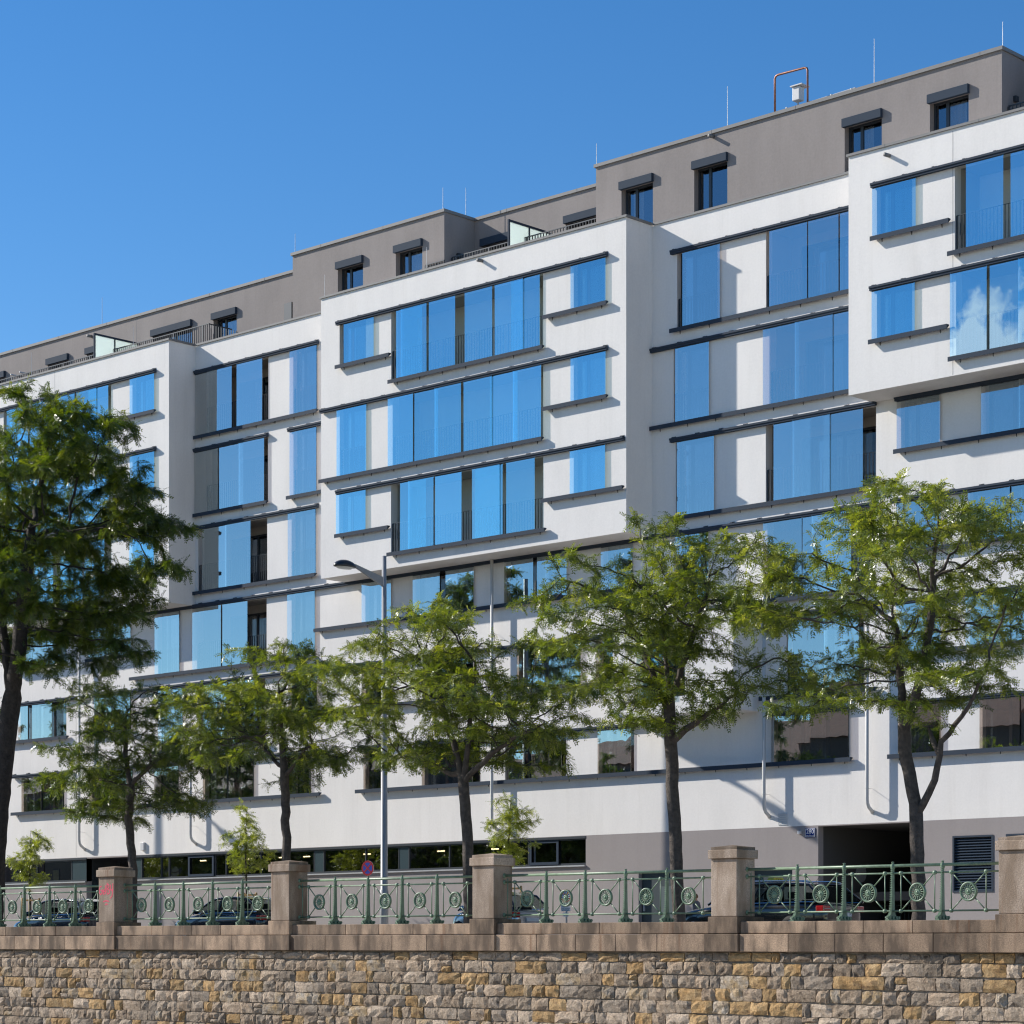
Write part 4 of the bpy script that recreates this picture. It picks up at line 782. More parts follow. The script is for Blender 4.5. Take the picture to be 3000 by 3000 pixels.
def tree(name, label, base, stems, centre, rad, nclump, nfr, seed, trunk_r, bark='bark', leafm='leaf', group=None, cat='tree', flat=0.17, csize=(.70, 1.30), step=0.17, per=16, dens=None, frond=None, shape=1.0, toneb=0.45, droop=0.35, low=0.0, tip=0.006):
    rng = np.random.default_rng(seed); root = empty(name, base); tag(root, label, cat, group); bx = np.array(base)
    nodes, par, smin = [], [], []
    for si, st in enumerate(stems):
        pts = [np.array(p, float)-bx for p in st]; prev = -1
        if si > 0: prev = int(np.argmin([np.linalg.norm(q-pts[0]) for q in nodes]))
        for a, b in zip(pts, pts[1:]):
            m_ = max(1, int(np.linalg.norm(b-a)/0.22))
            for t in range(m_ + (1 if b is pts[-1] else 0)):
                q = a+(b-a)*t/m_ + (rng.normal(0, 0.012, 3) if len(nodes) else 0)
                if si > 0 and t == 0 and a is pts[0]: continue
                nodes.append(q); par.append(prev); prev = len(nodes)-1; lp = np.linalg.norm(q-pts[0])/max(.3, np.linalg.norm(pts[-1]-pts[0])); smin.append(0 if si == 0 else trunk_r*(0.62-0.45*min(1, lp)))
    c = np.array(centre)-bx; rad = np.array(rad); attr = []; info = []
    tries = 0; cl = []
    while len(cl) < nclump and tries < 5000:
        tries += 1; u = rng.normal(0, 1, 3); u /= np.linalg.norm(u); rr = rng.random()**(1/2.4); q = u*rr
        if q[2] < 0 and abs(q[2]) > 0.75+low: continue
        wz = 1-0.22*shape*max(0, q[2]); p = c+q*rad*np.array([wz, wz, 1])
        if all(np.linalg.norm((p-k)/np.array([1, 1, .55])) > csize[0]*0.75 for k in cl): cl.append(p)
    for p in cl:
        s0 = rng.uniform(*csize); k = int(per*s0/csize[0])
        u = rng.normal(0, 1, (k, 3)); u /= np.linalg.norm(u, axis=1)[:, None]; u *= (rng.random(k)**.4)[:, None]
        out_ = (p-c); out_[2] = 0; tilt = -0.10*np.linalg.norm(out_)/max(.5, rad[0])
        q = u*np.array([s0, s0, s0*flat]); q[:, 2] += tilt*(q[:, :2]@(out_[:2]/max(.3, np.linalg.norm(out_)))); attr.append(p+q)
    attr = np.vstack(attr); nodes, par = grow(attr, nodes, par, step, 1.6, step*1.15, rng)
    r = radii(par, tip, 2.35, trunk_r); r *= 1.0; s_ = trunk_r/r[0]
    r = np.where(r > tip*2.2, r*(1+(s_-1)*np.clip((r-tip)/(r[0]-tip), 0, 1)**.8), r)
    r[:len(smin)] = np.maximum(r[:len(smin)], smin)
    hgt = nodes[:, 2]; fl_ = np.clip(1-hgt/0.5, 0, 1); r = r*(1+0.35*fl_**2*(np.arange(len(r)) < 6))
    wood('trunk', nodes, par, r, M[bark], root)
    par = np.array(par); tips = np.where(r < tip*2.6)[0]; tips = tips[nodes[tips, 2] > 1.0]
    tips = tips[par[tips] >= 0]
    idx = rng.choice(tips, nfr); dr = nodes[idx]-nodes[par[idx]]; dr /= np.linalg.norm(dr, axis=1)[:, None]+1e-9
    side = rng.normal(0, 1, (nfr, 3)); side[:, 2] *= .35; dr = dr*0.6+side*0.7
    pos = nodes[idx]-(nodes[idx]-nodes[par[idx]])*rng.random((nfr, 1))
    fr = frond or {}
    clump_tone = np.array([hash((int(a[0]*1.3+50), int(a[1]*1.3+50), int(a[2]*2+50), seed)) % 1000 for a in pos])/1000.0
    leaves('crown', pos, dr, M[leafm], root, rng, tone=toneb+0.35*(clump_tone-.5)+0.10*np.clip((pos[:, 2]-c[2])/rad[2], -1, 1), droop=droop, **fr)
    return root
TY = -15.6; TG = 'honey locust trees behind the railing'
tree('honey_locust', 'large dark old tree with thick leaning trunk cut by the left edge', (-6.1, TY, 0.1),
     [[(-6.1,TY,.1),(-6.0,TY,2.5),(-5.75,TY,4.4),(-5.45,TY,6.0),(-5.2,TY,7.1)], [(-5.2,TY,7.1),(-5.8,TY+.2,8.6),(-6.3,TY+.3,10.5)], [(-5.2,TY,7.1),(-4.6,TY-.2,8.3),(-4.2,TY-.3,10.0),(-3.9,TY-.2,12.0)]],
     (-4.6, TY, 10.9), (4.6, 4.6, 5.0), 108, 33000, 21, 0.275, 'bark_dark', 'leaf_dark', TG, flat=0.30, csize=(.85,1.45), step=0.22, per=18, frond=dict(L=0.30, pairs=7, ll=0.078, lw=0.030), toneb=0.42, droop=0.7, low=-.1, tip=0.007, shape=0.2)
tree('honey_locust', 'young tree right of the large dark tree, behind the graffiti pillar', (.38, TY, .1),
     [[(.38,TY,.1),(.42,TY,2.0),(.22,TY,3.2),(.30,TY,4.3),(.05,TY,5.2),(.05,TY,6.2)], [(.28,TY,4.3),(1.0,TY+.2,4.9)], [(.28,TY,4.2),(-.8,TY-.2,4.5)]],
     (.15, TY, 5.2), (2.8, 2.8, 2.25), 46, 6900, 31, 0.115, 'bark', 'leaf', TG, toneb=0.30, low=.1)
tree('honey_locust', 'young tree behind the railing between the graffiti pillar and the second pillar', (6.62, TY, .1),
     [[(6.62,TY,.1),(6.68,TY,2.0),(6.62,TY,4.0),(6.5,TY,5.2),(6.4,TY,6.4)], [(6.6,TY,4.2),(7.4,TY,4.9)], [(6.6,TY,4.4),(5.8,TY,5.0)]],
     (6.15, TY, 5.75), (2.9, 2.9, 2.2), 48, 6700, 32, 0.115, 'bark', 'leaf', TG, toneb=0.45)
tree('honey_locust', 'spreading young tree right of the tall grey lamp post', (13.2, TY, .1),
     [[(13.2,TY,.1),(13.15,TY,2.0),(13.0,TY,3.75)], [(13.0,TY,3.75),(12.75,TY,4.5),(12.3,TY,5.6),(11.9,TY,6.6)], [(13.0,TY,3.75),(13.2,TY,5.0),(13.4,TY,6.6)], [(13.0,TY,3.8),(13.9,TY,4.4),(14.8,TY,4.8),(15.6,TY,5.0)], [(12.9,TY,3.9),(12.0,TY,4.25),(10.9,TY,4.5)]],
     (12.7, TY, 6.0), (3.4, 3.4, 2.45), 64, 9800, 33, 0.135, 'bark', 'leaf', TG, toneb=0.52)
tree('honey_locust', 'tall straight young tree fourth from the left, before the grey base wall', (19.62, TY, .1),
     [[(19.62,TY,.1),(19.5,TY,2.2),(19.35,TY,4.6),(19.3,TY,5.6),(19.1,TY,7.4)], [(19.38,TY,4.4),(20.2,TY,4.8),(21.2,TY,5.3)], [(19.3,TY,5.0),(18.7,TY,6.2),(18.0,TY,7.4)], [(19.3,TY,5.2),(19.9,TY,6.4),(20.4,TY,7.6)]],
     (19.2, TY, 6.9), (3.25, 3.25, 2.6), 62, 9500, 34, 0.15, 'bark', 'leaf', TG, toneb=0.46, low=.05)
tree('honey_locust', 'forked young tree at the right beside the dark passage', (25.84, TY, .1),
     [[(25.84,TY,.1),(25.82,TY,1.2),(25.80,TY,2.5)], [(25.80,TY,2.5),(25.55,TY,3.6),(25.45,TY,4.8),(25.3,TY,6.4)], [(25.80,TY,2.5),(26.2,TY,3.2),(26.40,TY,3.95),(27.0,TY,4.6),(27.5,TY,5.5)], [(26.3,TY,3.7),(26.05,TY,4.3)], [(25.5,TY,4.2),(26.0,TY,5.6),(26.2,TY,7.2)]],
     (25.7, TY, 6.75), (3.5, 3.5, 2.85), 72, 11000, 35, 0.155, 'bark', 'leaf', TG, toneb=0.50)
# saplings on the pavement by the building
simple('stake_wood', (0.50, 0.32, 0.14), 0.8, noise=0.2, nscale=6)
SG = 'staked saplings on the far pavement'
for i, (x, zt, lab) in enumerate(((-22.35, 4.5, 'pale green sapling at the left beside the large dark trunk'), (-10.0, 4.75, 'pale green sapling left of the second pillar, before the shop windows'), (2.3, 4.6, 'pale green sapling above the third pillar, before the shop windows'))):
    y = -2.6
    tree('sapling', lab, (x, y, .12), [[(x,y,.12),(x+.03,y,1.6),(x-.02,y,2.6),(x,y,3.9),(x+.02,y,zt-.2)]], (x, y, zt-1.25), (.85, .85, 1.2), 34, 1900, 50+i, 0.035, 'bark', 'leaf_young', SG, flat=0.7, csize=(.22,.42), step=0.11, per=7, frond=dict(L=0.19, pairs=5, ll=0.055, lw=0.022), toneb=0.45, low=.25, tip=0.004)
    st = empty('tree_stake', (x, y, .12)); tag(st, ['wooden tripod stake round the left sapling', 'wooden tripod stake round the middle sapling, showing above the dark car', 'wooden tripod stake round the right sapling, beside the third pillar'][i], 'stake', 'wooden stakes holding the saplings')
    tri = [(.36*math.cos(R(a)), .36*math.sin(R(a))) for a in (30, 150, 270)]
    for a, b in tri: MB().tube([(a*1.25,b*1.25,0),(a,b,1.66)], 0.038, 8).build('leg', M['stake_wood'], st, True)
    for j in range(3):
        (a, b), (c, d) = tri[j], tri[(j+1) % 3]; MB().tube([(a,b,1.58),(c,d,1.58)], 0.03, 6).build('crossbar', M['stake_wood'], st)
# more trees of the row stand left of the picture; the lower panes mirror them
big0 = [o for o in COL.objects if o.name.startswith('honey_locust')][0]
def copy_tree(src, loc, rz, sc, label):
    c = src.copy(); COL.objects.link(c); c.location = loc; c.rotation_euler = (0, 0, rz); c.scale = (sc, sc, sc); c['label'] = label
    for ch in src.children:
        d = ch.copy(); COL.objects.link(d); d.parent = c
    return c
for i, (x, sc, rz, lab) in enumerate(((-14.5, 0.95, 1.2, 'nearest'), (-23.0, 0.85, 2.9, 'second'), (-32.0, 0.76, 4.1, 'third'), (-41.5, 0.74, 0.5, 'fourth'), (-51.0, 0.8, 2.2, 'fifth'))):
    copy_tree(big0, (x, TY, .1), rz, sc, '%s old tree left of the picture, mirrored in the lower panes' % lab)

# ------------------------------------------------------------------ street lamps
simple('lamp_steel', (0.31, 0.315, 0.325), 0.5, 0.0, noise=0.08, nscale=2.0)
simple('lamp_head', (0.025, 0.028, 0.032), 0.30, 0.0, 0.6)
simple('lamp_lens', (0.62, 0.64, 0.62), 0.2)
def lamp(x, label):
    r = empty('street_lamp', (x, -3.38, .12)); tag(r, label, 'lamp post', 'tall lamp posts on the far pavement'); H = 12.2
    MB().tube([(0,0,0),(0,0,1.6),(0,0,1.62),(0,0,H)], [0.135,0.135,0.115,0.072], 16).build('pole', M['lamp_steel'], r, True)
    a = MB().prism([(-0.05, 11.22), (-0.05, 11.52), (-1.30, 11.80), (-1.30, 11.71)], 'x', -0.035, 0.035).build('arm', M['lamp_steel'], r)
    h = MB(); n0 = 0
    for i in range(9):
        t = i/8; hh = 0.26*math.cos(t*math.pi/2)
        for j in range(20):
            q = 2*math.pi*j/20; rr = math.sin(t*math.pi/2); h.v.append((0.24*rr*math.cos(q), -1.70+0.44*rr*math.sin(q), 11.66+hh*.85))
    for i in range(8):
        for j in range(20): a_ = i*20+j; b_ = i*20+(j+1) % 20; h.f.append((a_, a_+20, b_+20, b_)); h.m.append(0)
    h.f.append(tuple(160+j for j in reversed(range(20)))); h.m.append(0)
    hd = h.build('lamp_head', M['lamp_head'], r, True)
    l = MB(); 
    for j in range(20): q = 2*math.pi*j/20; l.v.append((0.19*math.cos(q), -1.72+0.35*math.sin(q), 11.65))
    for j in range(20): q = 2*math.pi*j/20; l.v.append((0.13*math.cos(q), -1.72+0.26*math.sin(q), 11.60))
    for j in range(20): l.f.append((j, 20+j, 20+(j+1) % 20, (j+1) % 20)); l.m.append(0)
    l.f.append(tuple(20+j for j in reversed(range(20)))); l.m.append(0); l.build('lens', M['lamp_lens'], hd, True)
lamp(-2.42, 'tall grey street lamp with a single dark hooded head')
lamp(-26.9, 'street lamp beyond the left edge whose shadow falls on the white band')
# ------------------------------------------------------------------ signs
simple('sign_red', (0.36, 0.012, 0.018), 0.4); simple('sign_blue', (0.02, 0.05, 0.36), 0.4); simple('sign_white', (0.72, 0.72, 0.72), 0.4); simple('sign_black', (0.03, 0.03, 0.03), 0.5)
def no_stop(x, y, zc_, rad, label, zbase=.12, rz=0.16):
    r = empty('no_stopping_sign', (x, y, zbase)); r.rotation_euler = (0, 0, rz); tag(r, label, 'road sign', 'round no stopping signs'); z = zc_-zbase
    MB().tube([(0,0.03,0),(0,0.03,z+rad*.9)], 0.03, 10).build('post', M['steel_pale'], r, True)
    d = MB().lathe([(0,-.012),(rad,-.012),(rad,0),(0,0)], (0,0,z), 'y', 36).build('disc', M['sign_white'], r)
    MB().lathe([(rad*.74,-.0135),(rad*.995,-.0135)], (0,0,z), 'y', 36).build('red_ring', M['sign_red'], d)
    MB().lathe([(0,-.013),(rad*.74,-.013)], (0,0,z), 'y', 36).build('blue_field', M['sign_blue'], d)
    for k, s2 in enumerate((1, -1)):
        u, v = math.cos(R(45)), math.sin(R(45))*s2; w_ = rad*.10; e = rad*.80; y2 = -.0145-0.0006*k; b = MB()
        b.quad((-u*e+v*w_, y2, z-v*e-u*w_), (u*e+v*w_, y2, z+v*e-u*w_), (u*e-v*w_, y2, z+v*e+u*w_), (-u*e-v*w_, y2, z-v*e+u*w_)); b.build('red_bar', M['sign_red'], d)
    return r
no_stop(-3.36, -3.2, 2.44, 0.245, 'round blue and red no stopping sign above the railing, left of the lamp post')
ns = no_stop(5.16, -3.2, 1.42, 0.20, 'low no stopping sign with two white plates, seen through the railing', 0.12, 0.1)
p1 = MB().box(-.17, .17, -.012, 0, .84, 1.08).build('plate', M['sign_white'], ns)
for k, tx in enumerate(('Mo-Fr(werkt.) 6-21h', 'Sa(werkt.) 6-18h', 'ausgen. Ladetätigkeit', 'mit Lastfahrzeugen')): text('lettering', tx, 0.036, (0, -.0135, 1.045-k*.056), (R(90), 0, 0), M['sign_black'], p1, 0.0005)
p2 = MB().box(-.10, .10, -.012, 0, .68, .80).build('plate', M['sign_white'], ns); text('lettering', 'Ende', 0.075, (0, -.0135, .74), (R(90), 0, 0), M['sign_black'], p2, 0.0005)
# ------------------------------------------------------------------ parked cars
simple('tyre', (0.018, 0.018, 0.018), 0.8); simple('alloy', (0.45, 0.46, 0.48), 0.3, 0.8); simple('chrome', (0.7, 0.72, 0.75), 0.15, 1.0)
simple('trim', (0.015, 0.015, 0.017), 0.5); simple('tail_red', (0.45, 0.01, 0.015), 0.15, coat=1.0); simple('tail_clear', (0.40, 0.28, 0.28), 0.15); simple('seat', (0.05, 0.05, 0.055), 0.8)
glass('car_glass', (0.9, 0.95, 1.0), (0.30, 0.36, 0.36), 0.10, 0.8)
for nm, c in (('paint_black', (0.006, 0.007, 0.010)), ('paint_blue', (0.006, 0.016, 0.034)), ('paint_navy', (0.008, 0.011, 0.022)), ('paint_silver', (0.50, 0.52, 0.54))): simple(nm, c, 0.22, 0.3 if nm != 'paint_silver' else 0.6, 0.5, coat=1.0)
def car(label, x_front, y, L_, Wd, H, belt, prof, paint, extra=None, cell=None, ws=0.62):
    """prof: cabin side profile as (x from front / L, z); car faces -X"""
    r = empty('parked_car', (x_front, y, 0.0)); tag(r, label, 'car', 'cars parked along the street')
    hw = Wd/2; P_ = M[paint]; CELL = M[cell] if cell else P_
    st = [(0.0,.30,.62,.62),(0.03,.22,.70,.80),(0.10,.20,.78,.93),(0.2,.20,.86,.985),(0.32,.20,belt,1.0),(0.5,.20,belt+.02,1.0),(0.75,.20,belt+.04,1.0),(0.90,.22,belt+.03,.97),(0.97,.28,belt-.02,.90),(1.0,.34,belt-.10,.78)]
    if L_ < 3: st = [(0.0,.30,.70,.66),(0.04,.22,.80,.84),(0.14,.20,.90,.96),(0.25,.20,belt,1.0),(0.5,.20,belt,1.0),(0.8,.20,belt,1.0),(0.94,.24,belt,.93),(1.0,.32,belt-.12,.80)]
    b = MB(); k = 9
    for fx, zl, zb, fw in st:
        w_ = hw*fw; x = fx*L_
        sec = [(-w_*.5,zl),(-w_*.93,zl+.04),(-w_,zl+.2),(-w_*1.0,zb-.2),(-w_*.95,zb-.03),(-w_*.80,zb+.012),(-w_*.4,zb+.035),(0,zb+.04)]
        full = sec+[(-yy, zz) for yy, zz in reversed(sec[:-1])]; k = len(full); b.v += [(x, yy, zz) for yy, zz in full]
    for i in range(len(st)-1):
        for j in range(k): a = i*k+j; c = i*k+(j+1) % k; b.f.append((a, a+k, c+k, c)); b.m.append(0)
    b.f.append(tuple(range(k))); b.m.append(0); b.f.append(tuple((len(st)-1)*k+j for j in reversed(range(k)))); b.m.append(0)
    body = b.build('body', P_, r, True); body.modifiers.new('sub', 'SUBSURF').levels = 1; body.modifiers['sub'].render_levels = 2
    def yw(z, ins=0.0): t = max(0, min(1, (z-belt)/(H-belt))); return hw*(0.93-0.21*t)-ins
    pts = [(fx*L_, z) for fx, z in prof]; n = len(pts)
    g_ = MB(); ins = 0.006
    for sg in (-1, 1):
        q = [(x, sg*yw(z, ins), z) for x, z in pts]; g_.poly(q if sg < 0 else list(reversed(q)))
    g_.build('side_window', M['car_glass'], r)
    ra, rb2 = extra.get('roof') if extra else (1, n-2)
    wsn = MB(); wsn.quad(*[(x, s2*yw(z, ins), z) for (x, z), s2 in ((pts[0],-1),(pts[0],1),(pts[ra],1),(pts[ra],-1))]); wsn.build('windscreen', M['car_glass'], r)
    rw_ = MB()
    for i in range(rb2, n-1): rw_.quad(*[(x, s2*yw(z, ins), z) for (x, z), s2 in ((pts[i],-1),(pts[i],1),(pts[i+1],1),(pts[i+1],-1))])
    rw_.build('rear_window', M['car_glass'], r)
    rf = MB()
    for i in range(ra, rb2):
        cols = (-1, -.86, -.45, 0, .45, .86, 1); lift = (0, .03, .05, .055, .05, .03, 0)
        for (c0, l0), (c1, l1) in zip(zip(cols, lift), zip(cols[1:], lift[1:])):
            (xa, za), (xb, zb2) = pts[i], pts[i+1]; ka = 0.25 if i == ra else 1.0; kb = 0.25 if i+1 == rb2 else 1.0
            rf.quad((xa, c0*yw(za), za+l0*ka), (xb, c0*yw(zb2), zb2+l0*kb), (xb, c1*yw(zb2), zb2+l1*kb), (xa, c1*yw(za), za+l1*ka))
    roof = rf.build('roof', CELL, r, True)
    for sg in (-1, 1):
        MB().tube([(x, sg*yw(z), z) for x, z in pts], 0.032, 8).build('pillar', CELL, r, True)
        for fx in (extra or {}).get('bp', (0.50,)):
            x = fx*L_; zt = np.interp(x, [p[0] for p in pts[ra:rb2+1]], [p[1] for p in pts[ra:rb2+1]]); MB().tube([(x-.05, sg*yw(belt), belt), (x+.03, sg*yw(zt), zt)], 0.035, 6).build('pillar', M['trim'], r)
        MB().tube([(pts[0][0]+.1, sg*(hw*.955), belt+.012), (pts[-1][0]-.05, sg*(hw*.95), belt+.045)], 0.012, 6).build('trim_strip', M['chrome'], r)
        mi = MB(); mi.lathe([(0,-.11),(.05,-.10),(.075,-.03),(.08,.05),(.06,.10),(0,.11)], (0,0,0), 'y', 12); mo = mi.build('mirror', P_, r, True, (pts[0][0]+.34, sg*(hw+.10), belt+.08))
        for wx in (0.18, 0.80):
            tx = wx*L_; w0 = MB().lathe([(.20,-.1),(.30,-.11),(.325,-.07),(.325,.07),(.30,.11),(.20,.1)], (0,0,0), 'y', 28).build('wheel', M['tyre'], r, True, (tx, sg*(hw-.10), .325))
            ri = MB().lathe([(0,-.09*1),(.06,-.10),(.18,-.085),(.215,-.10),(.215,.10),(.18,.085),(0,.09)], (0,0,0), 'y', 20).build('rim', M['alloy'], w0, True)
        zt = (extra or {}).get('tail', belt-.12); tl = MB(); tl.box(L_*.945, L_*.992, sg*hw*.62 if sg > 0 else -hw*.93, hw*.93 if sg > 0 else -hw*.62, zt-.09, zt+.07); t1 = bevel(tl.build('tail_light', M['tail_red'], r), 0.02)
        MB().box(L_*.95, L_*.9935, (hw*.63 if sg > 0 else -hw*.88), (hw*.88 if sg > 0 else -hw*.63), zt-.012, zt+.008).build('clear_band', M['tail_clear'], t1)
    for sx, sy in ((.42,-.36),(.42,.36),(.68,-.36),(.68,.36)):
        s0 = bevel(MB().box(sx*L_+.15, sx*L_+.30, sy-.24, sy+.24, .5, 1.05).box(sx*L_+.18, sx*L_+.27, sy-.13, sy+.13, 1.07, 1.24).build('seat', M['seat'], r), 0.03)
    pl_ = MB().box(L_*1.0+.001, L_*1.0+.014, -.26, .26, .62, .73).build('number_plate', M['sign_white'], r)
    return r, pts, yw, hw, pl_
NAVY, BLUE = 'paint_navy', 'paint_blue'
pr_hatch = [(.27,.93),(.44,1.38),(.52,1.45),(.70,1.46),(.86,1.40),(.97,1.02)]
car('dark blue compact car behind the leftmost railing section', -15.3, -7.8, 4.25, 1.8, 1.50, .95, [(.26,.96),(.43,1.41),(.52,1.47),(.72,1.48),(.87,1.41),(.97,1.04)], BLUE, dict(roof=(1,4), bp=(.54,)))
car('black car behind the railing right of the graffiti pillar, an arm out of its window', -6.75, -7.8, 4.45, 1.8, 1.43, .92, [(.28,.93),(.45,1.34),(.53,1.40),(.68,1.41),(.82,1.36),(.97,1.02)], NAVY, dict(roof=(1,4), bp=(.55,)))
car('tiny silver two-seat car half hidden by the third pillar', 3.6, -5.9, 2.7, 1.55, 1.42, .94, [(.16,.95),(.36,1.36),(.46,1.41),(.74,1.42),(.86,1.36),(.99,1.0)], 'paint_silver', dict(roof=(1,4), bp=(.66,)), 'paint_blue')
tx, tp, tyw, thw, tpl = car('black estate taxi with yellow roof sign and red tail lights before the passage', 13.55, -7.8, 4.95, 1.85, 1.45, .93, [(.27,.94),(.42,1.36),(.50,1.43),(.70,1.45),(.88,1.40),(.99,.98)], 'paint_black', dict(roof=(1,4), bp=(.50,.72)))
for sg in (-1, 1): MB().tube([(2.1, sg*.60, 1.47),(2.3, sg*.60, 1.52),(4.2, sg*.60, 1.50),(4.4, sg*.60, 1.45)], 0.018, 8).build('roof_rail', M['chrome'], tx, True)
simple('taxi_yellow', (0.62, 0.50, 0.05), 0.4)
tsn = bevel(MB().prism([(-.24,1.50),(.24,1.50),(.20,1.62),(-.20,1.62)], 'x', 2.72, 2.92).build('taxi_sign', M['taxi_yellow'], tx), 0.02)
text('lettering', 'TAXI', 0.10, (2.921, 0, 1.555), (R(90), 0, R(90)), M['sign_black'], tsn, 0.001)
text('lettering', 'W 2292 TX', 0.10, (4.965, 0, .675), (R(90), 0, R(90)), M['sign_black'], tpl, 0.0006)
MB().tube([(3.9, 0.2, 1.48),(4.12, 0.2, 1.72)], 0.005, 5).build('aerial', M['trim'], tx)
# ------------------------------------------------------------------ people
simple('skin', (0.45, 0.25, 0.17), 0.55); simple('hair_brown', (0.17, 0.075, 0.035), 0.7, bump=0.6, bscale=60); simple('cloth_grey', (0.10, 0.11, 0.13), 0.9); simple('cloth_dark', (0.04, 0.045, 0.06), 0.9)
def figure(name, label, base, rz, J, chains, hair, cat='person', sc=1.0, clothes=True):
    """J: joint -> (x,y,z,radius); chains: edges from the pelvis outwards"""
    rt = empty(name, base); rt.rotation_euler = (0, 0, rz); rt.scale = (sc, sc, sc); tag(rt, label, cat)
    names = list(J); me = bpy.data.meshes.new('body'); me.from_pydata([J[k][:3] for k in names], [(names.index(a), names.index(b)) for a, b in chains], [])
    o = bpy.data.objects.new('body', me); COL.objects.link(o); o.parent = rt
    md = o.modifiers.new('skin', 'SKIN'); md.use_smooth_shade = True
    for i, k in enumerate(names): me.skin_vertices[0].data[i].radius = (J[k][3], J[k][3]*(J[k][4] if len(J[k]) > 4 else 1))
    me.skin_vertices[0].data[names.index('pelvis')].use_root = True
    o.modifiers.new('sub', 'SUBSURF').levels = 1; o.modifiers['sub'].render_levels = 2
    for m_ in ('skin', 'cloth_grey', 'cloth_dark'): me.materials.append(M[m_])
    bpy.context.view_layer.update(); dg = bpy.context.evaluated_depsgraph_get(); ev = bpy.data.meshes.new_from_object(o.evaluated_get(dg)); ev.name = 'body'
    o.modifiers.clear(); o.data = ev
    hd = Vector(J['head'][:3]); nk = J['neck'][2]; pv = J['pelvis'][2]
    wr = [Vector(J[k][:3]) for k in J if k.startswith('wrist')]; el = [Vector(J[k][:3]) for k in J if k.startswith('elbow')]
    for p in ev.polygons:
        c = p.center; near_hand = any((c-w).length < 0.20 and min((c-e).length for e in el) > 0.10 for w in wr)
        p.material_index = 0 if (c.z > nk-.01 or near_hand) else (2 if c.z < pv+.04 else 1)
        p.use_smooth = True
    h = MB(); r0 = 0.108
    for i in range(8):
        t_ = i/7*math.pi*.62
        for j in range(16):
            q = 2*math.pi*j/16; front = max(0, -math.sin(q)); tt = t_*(1-0.38*front); h.v.append((hd.x+.088*math.sin(tt)*math.cos(q), hd.y+.012+.105*math.sin(tt)*math.sin(q), hd.z+.02+.125*math.cos(tt)))
    for i in range(7):
        for j in range(16): a = i*16+j; b = i*16+(j+1) % 16; h.f.append((a, a+16, b+16, b)); h.m.append(0)
    h.build('hair', M[hair], rt, True)
    f = MB()
    for sx in (-.032, .032): f.lathe([(0,-.012),(.012,-.006),(.012,.006),(0,.01)], (hd.x+sx, hd.y-.088, hd.z+.005), 'y', 8)
    f.build('eyes', M['trim'], rt, True); return rt
def hand(J, ch, w, tip_dir, side, pfx):
    d = Vector(tip_dir).normalized(); s2 = Vector(side).normalized(); W_ = Vector(J[w][:3]); pm = pfx+'palm'; q = W_+d*.06; J[pm] = (*q, .032, .55); ch.append((w, pm))
    for k, (o_, l_) in enumerate(((-.028,.062),(-.010,.074),(.010,.070),(.028,.055))):
        a = W_+d*.095+s2*o_; b = a+d*l_*.55+Vector((0,0,-.008)); c = b+d*l_*.45+Vector((0,0,-.016))
        for nm, v, r_ in (('a',a,.0095),('b',b,.009),('c',c,.0075)): J[pfx+'f%d%s' % (k, nm)] = (*v, r_)
        ch += [(pm, pfx+'f%da' % k), (pfx+'f%da' % k, pfx+'f%db' % k), (pfx+'f%db' % k, pfx+'f%dc' % k)]
    a = W_+d*.035+s2*-.045; b = a+d*.035+s2*-.018; J[pfx+'ta'] = (*a, .011); J[pfx+'tb'] = (*b, .009); ch += [(w, pfx+'ta'), (pfx+'ta', pfx+'tb')]
J = dict(pelvis=(0,0,.92,.135,.75), spine=(0,0,1.12,.13,.75), chest=(0,0,1.32,.15,.7), neck=(0,0,1.48,.055), head=(0,-.015,1.60,.088,1.2), crown=(0,-.005,1.70,.07,1.15), nose=(0,-.105,1.585,.014),
         shoulder_l=(-.17,0,1.40,.062), elbow_l=(-.21,.05,1.12,.045), wrist_l=(-.22,-.06,.88,.03), shoulder_r=(.17,0,1.40,.062), elbow_r=(.21,.06,1.12,.045), wrist_r=(.22,.02,.87,.03),
         hip_l=(-.10,0,.86,.095), knee_l=(-.10,-.12,.50,.065), ankle_l=(-.10,-.10,.09,.045), toe_l=(-.10,-.26,.035,.038), hip_r=(.10,0,.86,.095), knee_r=(.10,.06,.49,.065), ankle_r=(.10,.24,.12,.045), toe_r=(.10,.12,.04,.038))
CH = [('pelvis','spine'),('spine','chest'),('chest','neck'),('neck','head'),('head','crown'),('head','nose'),('chest','shoulder_l'),('shoulder_l','elbow_l'),('elbow_l','wrist_l'),('chest','shoulder_r'),('shoulder_r','elbow_r'),('elbow_r','wrist_r'),('pelvis','hip_l'),('hip_l','knee_l'),('knee_l','ankle_l'),('ankle_l','toe_l'),('pelvis','hip_r'),('hip_r','knee_r'),('knee_r','ankle_r'),('ankle_r','toe_r')]
J1 = dict(J); C1 = list(CH); hand(J1, C1, 'wrist_l', (0,-.15,-1), (0,1,0), 'l'); hand(J1, C1, 'wrist_r', (0,-.1,-1), (0,1,0), 'r')
figure('person', 'brown-haired person on the far pavement, head just showing over the taxi bonnet', (9.45, -2.4, .12), R(-90), J1, C1, 'hair_brown', sc=0.75)
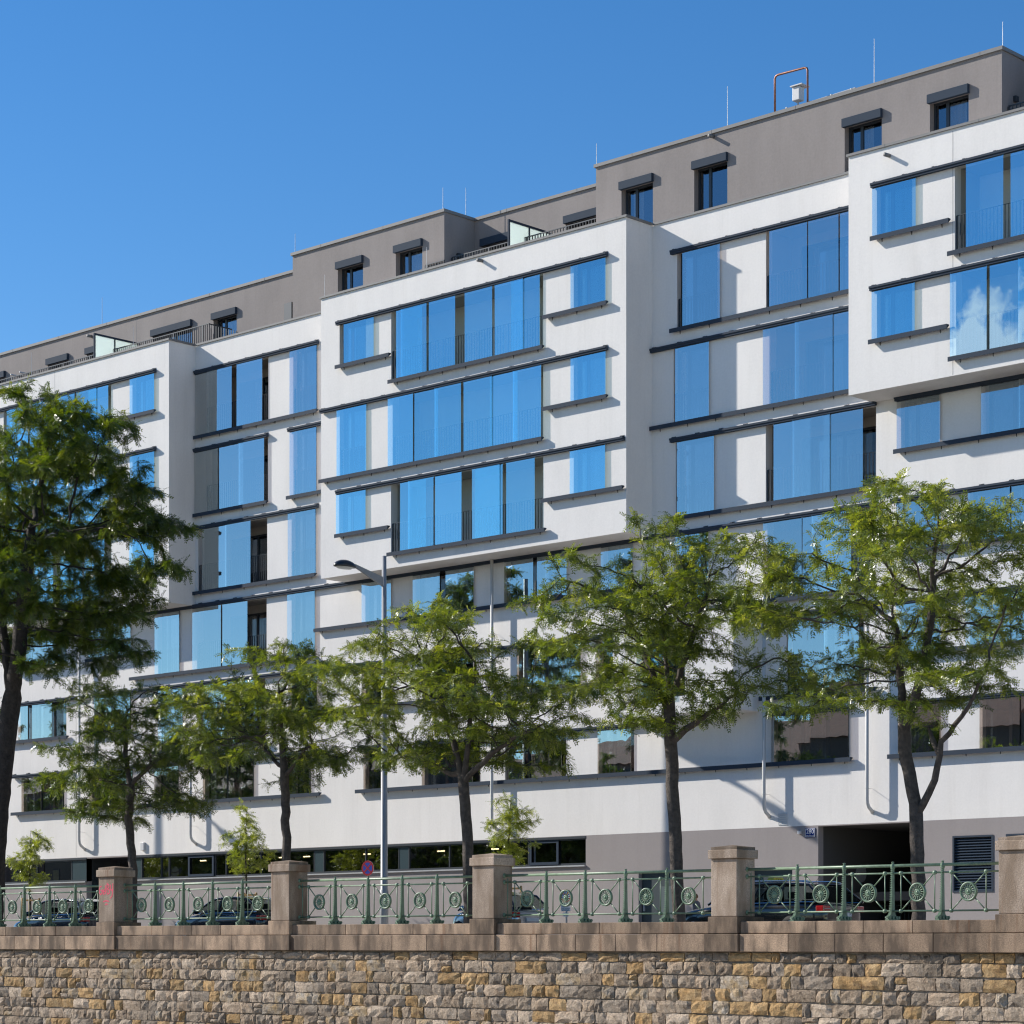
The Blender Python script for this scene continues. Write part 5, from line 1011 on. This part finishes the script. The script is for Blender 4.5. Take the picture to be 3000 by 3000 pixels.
# driver of the black car, arm resting out of the window
J2 = dict(pelvis=(0,0,.48,.15,.8), spine=(0,.06,.68,.14,.8), chest=(0,.12,.90,.155,.7), neck=(0,.13,1.06,.055), head=(0,.11,1.19,.088,1.2), crown=(0,.115,1.28,.07,1.15), nose=(0,.015,1.175,.014),
          shoulder_l=(.18,.12,.97,.06), elbow_l=(.50,.02,.98,.045), wrist_l=(.56,-.20,.93,.032), shoulder_r=(-.18,.12,.97,.06), elbow_r=(-.22,-.10,.80,.045), wrist_r=(-.14,-.34,.86,.03),
          hip_l=(.10,-.02,.45,.09), knee_l=(.12,-.42,.52,.065), ankle_l=(.12,-.62,.26,.045), toe_l=(.12,-.74,.24,.038), hip_r=(-.10,-.02,.45,.09), knee_r=(-.12,-.42,.52,.065), ankle_r=(-.12,-.62,.26,.045), toe_r=(-.12,-.74,.24,.038))
C2 = list(CH); hand(J2, C2, 'wrist_l', (.1,-.5,-.8), (.6,.8,0), 'l'); hand(J2, C2, 'wrist_r', (0,-1,.1), (1,0,0), 'r')
figure('person', 'driver in the black car resting a bare arm out of the window', (-4.72, -8.22, 0.02), R(-90), J2, C2, 'hair_brown')
# ------------------------------------------------------------------ across the river, behind the viewer: houses and trees the panes mirror
simple('house_cream', (0.13, 0.115, 0.09), 0.9, noise=0.1, nscale=0.5); simple('house_grey', (0.10, 0.095, 0.09), 0.9, noise=0.1, nscale=0.5); simple('house_rose', (0.12, 0.09, 0.075), 0.9, noise=0.1, nscale=0.5); simple('roof_tile', (0.22, 0.09, 0.055), 0.85, noise=0.2, nscale=2); simple('pane_dark', (0.03, 0.035, 0.04), 0.1)
wq = MB().box(-.6, .6, -.02, .05, 0, 1.9).mesh('window', M['house_grey']); wp_ = MB().box(-.5, .5, -.03, .055, .1, 1.8).mesh('pane', M['pane_dark'])
hl = ['cream', 'grey', 'rose-coloured']
for i in range(9):
    x = -199+i*19.0; h = 15.0+1.5*((i*7) % 3); hs_ = empty('town_house', (x, -92.0, -2.0))
    tag(hs_, '%s town house across the river, number %s from the left in the mirrored row' % (hl[i % 3], ['one', 'two', 'three', 'four', 'five', 'six', 'seven', 'eight', 'nine'][i]), 'house', 'town houses across the river')
    MB().box(-9.4, 9.4, -12, 0, 0, h).build('wall', M[['house_cream', 'house_grey', 'house_rose'][i % 3]], hs_)
    MB().prism([(-12.3, h), (.4, h), (-6, h+4)], 'x', -9.45, 9.45).build('roof', M['roof_tile'], hs_)
    for fl_ in range(4):
        for k in range(6):
            w0 = link('window', wq, hs_, (-7.5+k*3.0, 0.0, 1.3+fl_*3.5)); link('pane', wp_, w0)
for i, (x, sc) in enumerate(((-112, .95), (-104, .85), (-97, 1.0), (-90, .95), (-83, .85), (-76, 1.0), (-69, .9), (-62, 1.0), (-55, .95), (-48, .85))):
    copy_tree(big0, (x, -78.0, -2.0), 1.1*i, sc, '%s tree across the river, mirrored in the lower panes' % ['first', 'second', 'third', 'fourth', 'fifth', 'sixth', 'seventh', 'eighth', 'ninth', 'tenth'][i])
